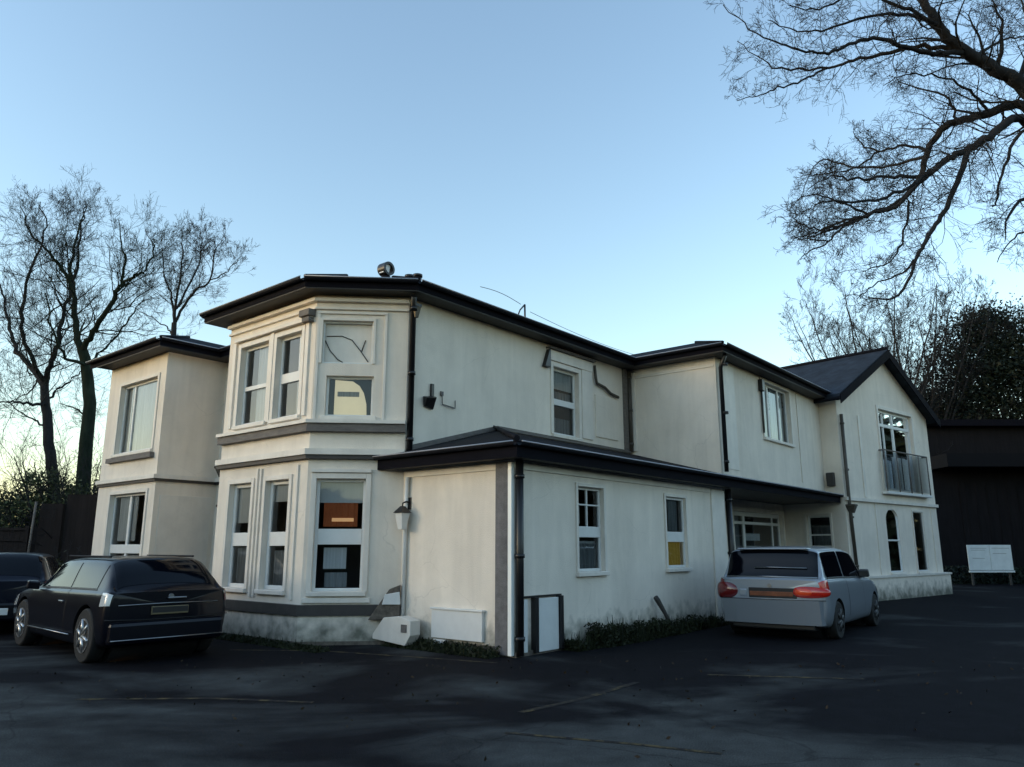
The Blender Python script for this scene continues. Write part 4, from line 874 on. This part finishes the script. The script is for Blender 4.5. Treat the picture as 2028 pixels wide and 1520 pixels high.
# weeds along the lean-to wall
def house_leaves(name, label, x0, x1, y0, y1, hmax, n_, sd_, cat, size=.028, kind=None, group=None):
    g = np.random.default_rng(sd_); X = g.uniform(x0, x1, n_); Y = g.uniform(y0, y1, n_)
    env = np.clip(np.abs(np.sin(X*3.9+sd_)*np.cos(X*1.7+sd_*.7))*1.5-.12, .05, 1); Z = g.random(n_)**1.4*hmax*env
    P_ = np.array([list(hpt(a, b_, c)) for a, b_, c in zip(X, Y, Z)])
    m_ = n_//14; bx = g.uniform(x0, x1, m_); by = g.uniform(y0, y1, m_); P0 = np.array([list(hpt(a, b_, 0)) for a, b_ in zip(bx, by)]); hb_ = hmax*(.3+.9*g.random(m_)**2)
    tip = P0+np.column_stack([g.normal(0,.05,m_), g.normal(0,.05,m_), hb_]); wd = g.normal(0,.006,(m_,3))*[1,1,0]
    lf = g.normal(size=(n_,3)); lf /= np.linalg.norm(lf,axis=1)[:,None]; l2 = np.cross(lf, g.normal(size=(n_,3))); l2 /= np.linalg.norm(l2,axis=1)[:,None]; sz = size*(.4+1.1*g.random(n_))[:,None]
    v1 = np.stack([P_-lf*sz, P_-l2*sz*.45, P_+lf*sz, P_+l2*sz*.45], 1).reshape(-1,3); v2 = np.stack([P0-wd, P0+wd, tip+wd*.2, tip-wd*.2], 1).reshape(-1,3)
    vv_ = np.vstack([v1, v2]); o = mesh_np(name, vv_, np.arange(len(vv_)).reshape(-1,4), M['leaf']); return tag(o, label, cat, kind=kind, group=group)
house_leaves('weed_clump', 'low weeds spilling from the foot of the meter cupboards', 1.10, 1.75, -.38, -.04, .22, 2600, 3, 'weeds')
house_leaves('weed_clump', 'taller ragged weeds along the middle of the lean-to wall', 1.75, 3.2, -.48, -.04, .36, 6500, 4, 'weeds')
house_leaves('weed_clump', 'weeds growing round the leaning stick', 3.2, 4.8, -.45, -.04, .30, 5200, 5, 'weeds')
house_leaves('weed_clump', 'sparse weeds on the lean-to wall foot behind the silver car', 4.8, 6.6, -.40, -.04, .26, 3500, 6, 'weeds')
house_leaves('ground_cover', 'dark straggly ground cover at the foot of the corner bay', -.35, -.06, .2, 2.5, .16, 5200, 8, 'ground cover', kind='stuff')
house_leaves('ground_cover', 'dark straggly ground cover below the canted corner', -1.55, -1.25, 2.6, 6.2, .12, 5200, 9, 'ground cover', kind='stuff')

# ------------------------------------------------------------------ cars
M['carglass'] = mat('dark car glass', (.002,.003,.006), .06, spec=.28)
M['tyre'] = mat('tyre rubber', (.008,.008,.008), .8, bump=.3, bscale=60)
M['alloy'] = mat('alloy', (.45,.46,.47), .3, metal=.8)
M['blackplastic'] = mat('black plastic', (.010,.010,.011), .5)
M['redlamp'] = mat('red lamp lens', (.38,.014,.008), .2, coat=1, emit=(1,.05,.02), estr=.012)
M['darkred'] = mat('dark red lamp lens', (.14,.012,.012), .15, coat=1)
M['orange'] = mat('orange red lamp lens', (.55,.05,.015), .2, coat=1, emit=(1,.12,.03), estr=.03)
M['darkalloy'] = mat('dull dark wheel', (.06,.062,.065), .5, metal=.5)
M['clear'] = mat('clear lamp lens', (.6,.62,.62), .12, coat=1)
M['plate'] = mat('amber number plate', (.22,.06,.02), .5, var=.5, scale=5)
M['brass'] = mat('yellowed plate', (.16,.13,.07), .5)
M['chrome'] = mat('dull chrome', (.30,.31,.33), .3, metal=1)
def car(name, label, loc, heading, L, W, H, prof, paint, bits, group='cars parked round the house'):
    """heading: angle of the nose from +Y towards +X; local x = forward, y = left; origin at centre on the ground"""
    e_ = empty(name, loc, math.pi/2-heading, label=label, cat='car', group=group)
    hw = W/2
    rows = []
    for (x_, wf, zb, zB, zR, gw) in prof:                       # station: x, width factor, sill, belt, roof, greenhouse half width factor
        w_ = hw*wf; g_ = hw*gw
        rows.append([(x_,0,zb),(x_,w_*.80,zb),(x_,w_*.95,zb+.07),(x_,w_,zb+.28),(x_,w_*.995,(zb+.28)*.45+zB*.55),(x_,w_*.965,zB-.03),(x_,w_*.93,zB+.015),
                     (x_,w_*.93*.45+g_*.55+.0,zB*.5+zR*.5+.01),(x_,g_,max(zB+.02,zR-.07)),(x_,g_-.10,max(zB+.025,zR-.012)),(x_,g_*.5,max(zB+.03,zR+.012)),(x_,0,max(zB+.03,zR+.02))])
    G = np.array(rows); nu, nv = G.shape[:2]
    def cr_(P, t):
        n_ = len(P); i = min(int(t), n_-2); f_ = t-i; a, b_, c, d = P[max(i-1,0)], P[i], P[i+1], P[min(i+2,n_-1)]
        h = .5*((2*b_)+(-a+c)*f_+(2*a-5*b_+4*c-d)*f_*f_+(-a+3*b_-3*c+d)*f_**3); return h*.75+(b_*(1-f_)+c*f_)*.25
    def Sf(u_, v_): return cr_(np.array([cr_(G[:,k], u_) for k in range(nv)]), v_)
    su, sv = 4, 3; NU = (nu-1)*su+1; NV = (nv-1)*sv+1
    half = np.array([[Sf(i/su, j/sv) for j in range(NV)] for i in range(NU)])
    bm = bmesh.new(); ring = []
    for i in range(NU):
        r_ = [bm.verts.new(half[i,j]) for j in range(NV)]+[bm.verts.new(half[i,j]*[1,-1,1]) for j in range(NV-2, 0, -1)]; ring.append(r_)
    n_ = len(ring[0])
    for i in range(NU-1):
        for j in range(n_):
            bm.faces.new((ring[i][j], ring[i][(j+1) % n_], ring[i+1][(j+1) % n_], ring[i+1][j]))
    for i in (0, NU-1):
        c_ = bm.verts.new(np.mean([v.co[:] for v in ring[i]], axis=0))
        for j in range(n_): bm.faces.new((ring[i][j], ring[i][(j+1) % n_], c_))
    bmesh.ops.recalc_face_normals(bm, faces=bm.faces)
    me = bpy.data.meshes.new('body'); bm.to_mesh(me); bm.free(); me.materials.append(paint); me.materials.append(M['blackplastic'])
    body = bpy.data.objects.new('body', me); COL.objects.link(body)
    # cut the wheel arches
    wr_ = bits['wheel_r']; cut = MB()
    for wx in bits['wheels']:
        for s_ in (-1, 1): cut.tube([(wx, s_*(hw-.28), wr_), (wx, s_*(hw+.3), wr_)], wr_+.055, 32)
    co = cut.build('cutter', M['blackplastic']); md = body.modifiers.new('bo', 'BOOLEAN'); md.object = co; md.operation = 'DIFFERENCE'; md.solver = 'EXACT'
    bpy.context.view_layer.update(); dg = bpy.context.evaluated_depsgraph_get(); me2 = bpy.data.meshes.new_from_object(body.evaluated_get(dg)); body.modifiers.clear(); body.data = me2
    bpy.data.objects.remove(co); me2.name = 'body'
    for p in me2.polygons: p.use_smooth = True
    try: me2.set_sharp_from_angle(angle=R(38))
    except Exception: pass
    body.parent = e_
    def patch(nm, u0, u1, v0, v1, m_, side, off=.006, nu_=10, nv_=8, shape=None, label=None, both=False):
        bm = bmesh.new(); pts = []
        for i in range(nu_+1):
            row = []
            for j in range(nv_+1):
                a, b_ = i/nu_, j/nv_
                if shape: a, b_ = shape(a, b_)
                uu = u0+(u1-u0)*a; vv = v0+(v1-v0)*b_
                p = Sf(min(max(uu,0),nu-1), min(max(vv,0),nv-1)); eps = .02
                du = Sf(min(uu+eps,nu-1), vv)-Sf(max(uu-eps,0), vv); dv = Sf(uu, min(vv+eps,nv-1))-Sf(uu, max(vv-eps,0)); nn = np.cross(du, dv); l_ = np.linalg.norm(nn); nn = nn/l_ if l_ > 1e-9 else np.array([0,0,1.])
                if nn.dot(p-np.array([p[0]*.8,0,.6])) < 0: nn = -nn
                row.append((p+nn*off)*[1,side,1])
            pts.append(row)
        vv_ = [[bm.verts.new(q) for q in r_] for r_ in pts]
        for i in range(nu_):
            for j in range(nv_): bm.faces.new((vv_[i][j], vv_[i+1][j], vv_[i+1][j+1], vv_[i][j+1]))
        if both:
            vm = [[bm.verts.new((q[0],-q[1],q[2])) for q in r_] for r_ in pts]
            for i in range(nu_):
                for j in range(nv_): bm.faces.new((vm[i][j], vm[i][j+1], vm[i+1][j+1], vm[i+1][j]))
            bmesh.ops.remove_doubles(bm, verts=bm.verts, dist=.001)
        bmesh.ops.recalc_face_normals(bm, faces=bm.faces)
        me = bpy.data.meshes.new(nm); bm.to_mesh(me); bm.free(); me.materials.append(m_)
        for p in me.polygons: p.use_smooth = True
        o = bpy.data.objects.new(nm, me); COL.objects.link(o); o.parent = e_
        if label: o['label'] = label
        return o
    for s_ in (-1, 1):
        for uu in (6.27, 8.34): patch('door_gap', uu, uu+.025, 2.4, 6.1, M['blackplastic'], s_, off=.003, nu_=1, nv_=14)
        patch('door_gap', 6.27, 9.9, 5.55, 5.60, M['blackplastic'], s_, off=.003, nu_=16, nv_=1) if 0 else None
        patch('window_trim', 4.5, 10.0, 6.02, 6.12, M['blackplastic'], s_, off=.008, nu_=24, nv_=1)
        patch('pillar_trim', 8.3, 8.4, 6.12, 7.95, M['blackplastic'], s_, off=.005, nu_=1, nv_=8)
    for (u0, u1) in bits['side_windows']:
        for s_ in (-1, 1): patch('side_window', u0, u1, 6.15, 7.95, M['carglass'], s_)
    a, b_ = bits['rear_window']; patch('rear_window', a, b_, 8.25, 11, M['carglass'], 1, both=True)
    a, b_ = bits['windscreen']; patch('windscreen', a, b_, 9.0, 11, M['carglass'], 1, both=True)
    for wx in bits['wheels']:
        for s_ in (-1, 1):
            we = MB(); yo = s_*(hw-.01); yi = s_*(hw-.22)
            we.tube([(wx,yi,wr_),(wx,yi+s_*.02,wr_),(wx,yo-s_*.02,wr_),(wx,yo,wr_)], [wr_*.93,wr_,wr_,wr_*.94], 36)
            wo = we.build('wheel', M['blackplastic'], e_); wo.data.materials.clear(); wo.data.materials.append(M['tyre'])
            rm = MB(); rr = wr_*.64
            rm.tube([(wx,yo-s_*.02,wr_),(wx,yo+s_*.004,wr_)], rr*.22, 20)
            for k in range(6):
                th = k*math.pi/3+.3; c_, s2 = math.cos(th), math.sin(th)
                rm.tube([(wx+c_*rr*.1, yo+s_*.002, wr_+s2*rr*.1), (wx+c_*rr*.95, yo-s_*.0, wr_+s2*rr*.95)], [.040,.024], 6)
            nn_ = 32
            for k in range(nn_):
                a0, a1 = 2*math.pi*k/nn_, 2*math.pi*(k+1)/nn_
                q = []
                for yy in (yo-s_*.03, yo+s_*.008):
                    for aa, rad in ((a0,rr*.90),(a1,rr*.90),(a1,rr),(a0,rr)): q.append((wx+math.cos(aa)*rad, yy, wr_+math.sin(aa)*rad))
                rm.hexa(q)
            rm.build('rim', M[bits.get('rim','alloy')], wo)
            # inner well liner
    for wx in bits['wheels']: MB().tube([(wx,-hw+.27,wr_),(wx,hw-.27,wr_)], wr_+.05, 24).build('wheel_well', M['blackplastic'], e_)
    return e_, patch, Sf
def cbox(name, e_, m_, x0,x1,y0,y1,z0,z1, bevel=.02, label=None):
    o = MB().box(x0,x1,y0,y1,z0,z1).build(name, m_, e_, bevel=bevel)
    if label: o['label'] = label
    return o
M['blackpaint'] = mat('black car paint', (.0025,.003,.007), .3, coat=.35, spec=.2)
M['navypaint'] = mat('dark blue car paint', (.003,.005,.014), .3, coat=.35, spec=.2)
M['silverpaint'] = mat('silver car paint', (.30,.335,.38), .32, metal=.4, coat=.6)
# the black estate, seen from behind its left rear corner
def prof_estate(L, H):
    h = L/2
    return [(-h,.90,.30,.92,.93,.80), (-h+.04,.965,.27,.94,.96,.80), (-h+.10,.985,.24,.95,1.02,.80), (-h+.24,1,.22,.95,1.20,.79), (-h+.42,1,.20,.95,H-.06,.76), (-h+.62,1,.20,.95,H,.75),
            (-h+1.3,1,.19,.94,H+.01,.76), (-h+2.0,1,.19,.93,H,.76), (-h+2.45,1,.19,.92,H-.03,.74), (-h+2.65,1,.19,.92,H-.09,.73), (h-1.28,1,.19,.91,.98,.76), (h-1.1,1,.20,.90,.91,.76), (h-.6,.98,.20,.84,.84,.72), (h-.22,.94,.22,.76,.76,.66), (h-.06,.86,.26,.66,.66,.56), (h,.74,.32,.58,.58,.42)]
E_L = 4.35
rl = np.array([-5.44,10.5]); hd_ = math.atan2(-.735,.68); fdir = np.array([math.sin(hd_), math.cos(hd_)]); rdir = np.array([math.cos(hd_), -math.sin(hd_)])
cpos = rl+fdir*E_L/2+rdir*.88
e1, patch, Sf = car('parked_car', 'black estate car parked before the left bay, seen from its left rear corner', (cpos[0], cpos[1], 0), hd_, E_L, 1.76, 1.40, prof_estate(E_L, 1.40), M['blackpaint'],
    dict(wheels=(-E_L/2+.68, E_L/2-.85), wheel_r=.36, side_windows=((4.6,6.25),(6.35,8.3),(8.4,9.9)), rear_window=(2.1,4.3), windscreen=(9.15,10.1)))
hx = E_L/2
for s_, in ((1,),(-1,)):
    patch('tail_light', .35, 2.6, 4.1, 5.4, M['clear'] if s_ == 1 else M['darkred'], s_, off=.012, label='pale wraparound rear lamp')
    patch('headlight', 12.3, 14.2, 3.7, 5.2, M['clear'], s_, off=.010)
cbox('rear_bumper', e1, M['blackpaint'], -hx-.06, -hx+.25, -.80, .80, .27, .56, .05)
cbox('number_plate', e1, M['brass'], -hx-.03, -hx+.0, -.26, .26, .64, .75, .008)
cbox('plate_trim', e1, M['blackplastic'], -hx-.036, -hx-.031, -.25, .25, .665, .74, .001)
cbox('tailgate_handle', e1, M['chrome'], -hx-.035, -hx+.0, -.22, .05, .845, .87, .008)
mb = MB(); mb.tube([(-hx-.005,-.70,.78),(-hx-.02,0,.79),(-hx-.005,.70,.78)], .008, 6); mb.tube([(-hx-.062,-.78,.33),(-hx-.07,0,.33),(-hx-.062,.78,.33)], .010, 6); mb.build('trim_strip', M['chrome'], e1)
mb = MB(); mb.tube([(-hx-.05,.02,.80),(-hx-.035,-.25,.96)], .006, 5)
for s_ in (-1,1):
    mb = MB(); mb.hexa([(.62,s_*.86,.90),(.80,s_*.86,.92),(.80,s_*1.02,.93),(.66,s_*1.03,.92),(.62,s_*.86,1.02),(.76,s_*.86,1.05),(.76,s_*1.01,1.05),(.65,s_*1.02,1.04)]); mb.build('wing_mirror', M['blackpaint'], e1, bevel=.02)
    cbox('door_handle', e1, M['chrome'], -.55, -.37, s_*.875-.012, s_*.875+.012, .76, .79, .008)
    mb = MB(); mb.tube([(-hx+1.2,s_*.885,.34),(hx-1.3,s_*.885,.34)], .012, 6); mb.build('sill_trim', M['chrome'], e1)
    cbox('roof_rail', e1, M['gutter'], -hx+.7, .25, s_*.60-.015, s_*.60+.015, 1.405, 1.435, .01)
mb = MB(); mb.tube([(-hx-.006,.86,.60),(-hx-.012,.40,.58),(-hx-.012,-.40,.58),(-hx-.006,-.86,.60)], .006, 6); mb.build('tailgate_gap', M['blackplastic'], e1)
MB().tube([(-hx-.03,0,.88),(-hx+.01,0,.88)], .035, 20).build('badge', M['chrome'], e1)
mb = MB(); mb.tube([(-hx+.14,-.05,1.0),(-hx+.19,.10,1.05),(-hx+.23,.38,1.09)], .011, 6); mb.build('wiper', M['blackplastic'], e1)
# the car at the left edge
pos = np.array([-10.25,16.1]); h2_ = math.atan2(-.42,.91)
e2, patch, Sf = car('parked_car', 'dark blue car cut off by the left edge behind the black estate', (pos[0], pos[1], 0), h2_, 4.2, 1.74, 1.43, prof_estate(4.2, 1.43), M['navypaint'],
    dict(wheels=(-4.2/2+.80, 4.2/2-.85), wheel_r=.32, side_windows=((4.6,6.25),(6.35,8.3),(8.4,9.9)), rear_window=(2.1,4.3), windscreen=(9.15,10.1)))
for s_ in (-1, 1): patch('tail_light', .35, 2.4, 4.1, 5.4, M['darkred'], s_, off=.012)
cbox('rear_bumper', e2, M['blackpaint'], -2.16, -1.85, -.80, .80, .25, .58, .05)
cbox('number_plate', e2, M['frame'], -2.18, -2.161, -.26, .26, .36, .48, .008)
# the silver car
def prof_hatch(L, H):
    h = L/2
    return [(-h,.88,.32,.97,.98,.84), (-h+.04,.96,.28,1.0,1.01,.86), (-h+.10,.985,.24,1.01,1.05,.86), (-h+.18,1,.22,1.01,1.22,.85), (-h+.29,1,.20,1.0,H-.06,.83), (-h+.44,1,.20,1.0,H,.81),
            (-h+1.25,1,.19,.99,H+.02,.80), (-h+1.95,1,.19,.97,H+.01,.80), (-h+2.5,1,.19,.96,H-.04,.78), (-h+2.75,1,.19,.95,H-.12,.77), (h-1.15,1,.19,.93,1.02,.76), (h-.95,1,.20,.92,.93,.76), (h-.55,.98,.20,.86,.86,.72), (h-.2,.93,.22,.78,.78,.66), (h-.05,.85,.26,.68,.68,.56), (h,.72,.32,.6,.6,.42)]
S_L = 4.3; rr_ = np.array([5.32,13.2]); hd_ = math.atan2(.60,.80); fdir = np.array([math.sin(hd_), math.cos(hd_)]); rdir = np.array([math.cos(hd_), -math.sin(hd_)])
cpos = rr_+fdir*S_L/2-rdir*.98
e3, patch, Sf = car('parked_car', 'silver hatchback with red tail lamps parked against the lean-to wall', (cpos[0], cpos[1], 0), hd_, S_L, 1.92, 1.54, prof_hatch(S_L, 1.54), M['silverpaint'],
    dict(wheels=(-S_L/2+.72, S_L/2-.80), wheel_r=.315, rim='darkalloy', side_windows=((4.1,6.2),(6.3,8.1),(8.2,9.9)), rear_window=(1.9,4.1), windscreen=(9.15,10.1)))
hx = S_L/2
for s_ in (-1, 1):
    if s_ == -1:
        patch('tail_light', .25, 2.9, 4.2, 5.25, M['redlamp'], s_, off=.014, label='long red and orange rear lamp on the right flank')
    else:
        patch('tail_light', .2, 2.6, 4.0, 5.6, M['darkred'], s_, off=.014, label='dull red rear lamp at the left corner')
    patch('headlight', 12.3, 14.2, 3.7, 5.2, M['clear'], s_, off=.010)
def lens(name, e_, m_, x, yc, zc, ry, rz, d, skew=0):
    bm = bmesh.new(); bmesh.ops.create_uvsphere(bm, u_segments=28, v_segments=16, radius=1)
    for v in bm.verts:
        a, b_, c = v.co; v.co = (x+a*d, yc+math.copysign(abs(b_)**.8, b_)*ry, zc+math.copysign(abs(c)**.8, c)*rz*(1+skew*b_))
    me = bpy.data.meshes.new(name); bm.to_mesh(me); bm.free(); me.materials.append(m_)
    for p in me.polygons: p.use_smooth = True
    o = bpy.data.objects.new(name, me); COL.objects.link(o); o.parent = e_; return o
lens('lamp_lens', e3, M['redlamp'], -hx+.05, -.68, .80, .33, .105, .115, .12)
lens('lamp_bulb', e3, M['orange'], -hx-.02, -.60, .80, .17, .065, .062, .1)
lens('lamp_lens', e3, M['darkred'], -hx+.05, .77, .80, .21, .155, .11, .25)
cbox('lamp_surround', e3, M['silverpaint'], -hx-.02, -hx+.05, .41, .56, .70, .84, .03)
o = MB(); o.tube([(-hx+.10,-.06,1.03),(-hx+.10,-.06,1.03)], .01, 4)
cbox('number_plate', e3, M['plate'], -hx-.025, -hx+.02, -.40, .36, .72, .80, .01)
cbox('plate_recess', e3, M['blackplastic'], -hx-.018, -hx+.02, -.46, .38, .69, .86, .01)
# bumper
mb = MB()
prf = [(-.88,.0),(-.84,-.075),(-.60,-.115),(0,-.13),(.60,-.115),(.84,-.075),(.88,.0)]
for (a, da), (b_, db) in zip(prf[:-1], prf[1:]):
    mb.hexa([(-hx+da+.06,a,.26),(-hx+db+.06,b_,.26),(-hx+.28,b_*1.0,.26),(-hx+.28,a*1.0,.26),(-hx+da,a,.66),(-hx+db,b_,.66),(-hx+.28,b_,.66),(-hx+.28,a,.66)])
o = mb.build('rear_bumper', M['silverpaint'], e3)
cbox('bumper_skirt', e3, M['blackplastic'], -hx+.02, -hx+.5, -.72, .72, .16, .27, .03)
MB().tube([(-hx-.02,0,.90),(-hx+.04,0,.90)], .035, 20).build('badge', M['chrome'], e3)
mb = MB(); mb.tube([(-hx+.02,-.93,.67),(-hx-.115,-.60,.67),(-hx-.132,0,.67),(-hx-.115,.60,.67),(-hx+.02,.93,.67)], .007, 6); mb.build('bumper_gap', M['blackplastic'], e3)
cbox('roof_spoiler', e3, M['silverpaint'], -hx+.20, -hx+.50, -.62, .62, 1.515, 1.545, .012)
mb = MB(); mb.tube([(-hx+.135,-.62,1.20),(-hx+.125,0,1.21),(-hx+.135,.30,1.20)], .010, 6); mb.build('wiper', M['chrome'], e3)
mb = MB(); mb.tube([(-hx+.10,-.80,1.04),(-hx+.05,0,1.05),(-hx+.10,.80,1.04)], .016, 6); mb.build('trim_strip', M['chrome'], e3)
for s_ in (-1,1):
    mb = MB(); mb.hexa([(.48,s_*.87,.98),(.66,s_*.87,1.0),(.66,s_*1.05,1.0),(.52,s_*1.06,.99),(.48,s_*.87,1.11),(.62,s_*.87,1.14),(.62,s_*1.04,1.14),(.51,s_*1.05,1.12)]); mb.build('wing_mirror', M['blackplastic'], e3, bevel=.02)
    for a in (-.75, .25): cbox('door_handle', e3, M['silverpaint'], a, a+.17, s_*.892-.014, s_*.892+.014, .80, .835, .01)
    mb = MB(); mb.tube([(-hx+1.05,s_*.905,.50),(hx-1.2,s_*.905,.50)], .012, 6); mb.build('side_moulding', M['blackplastic'], e3)
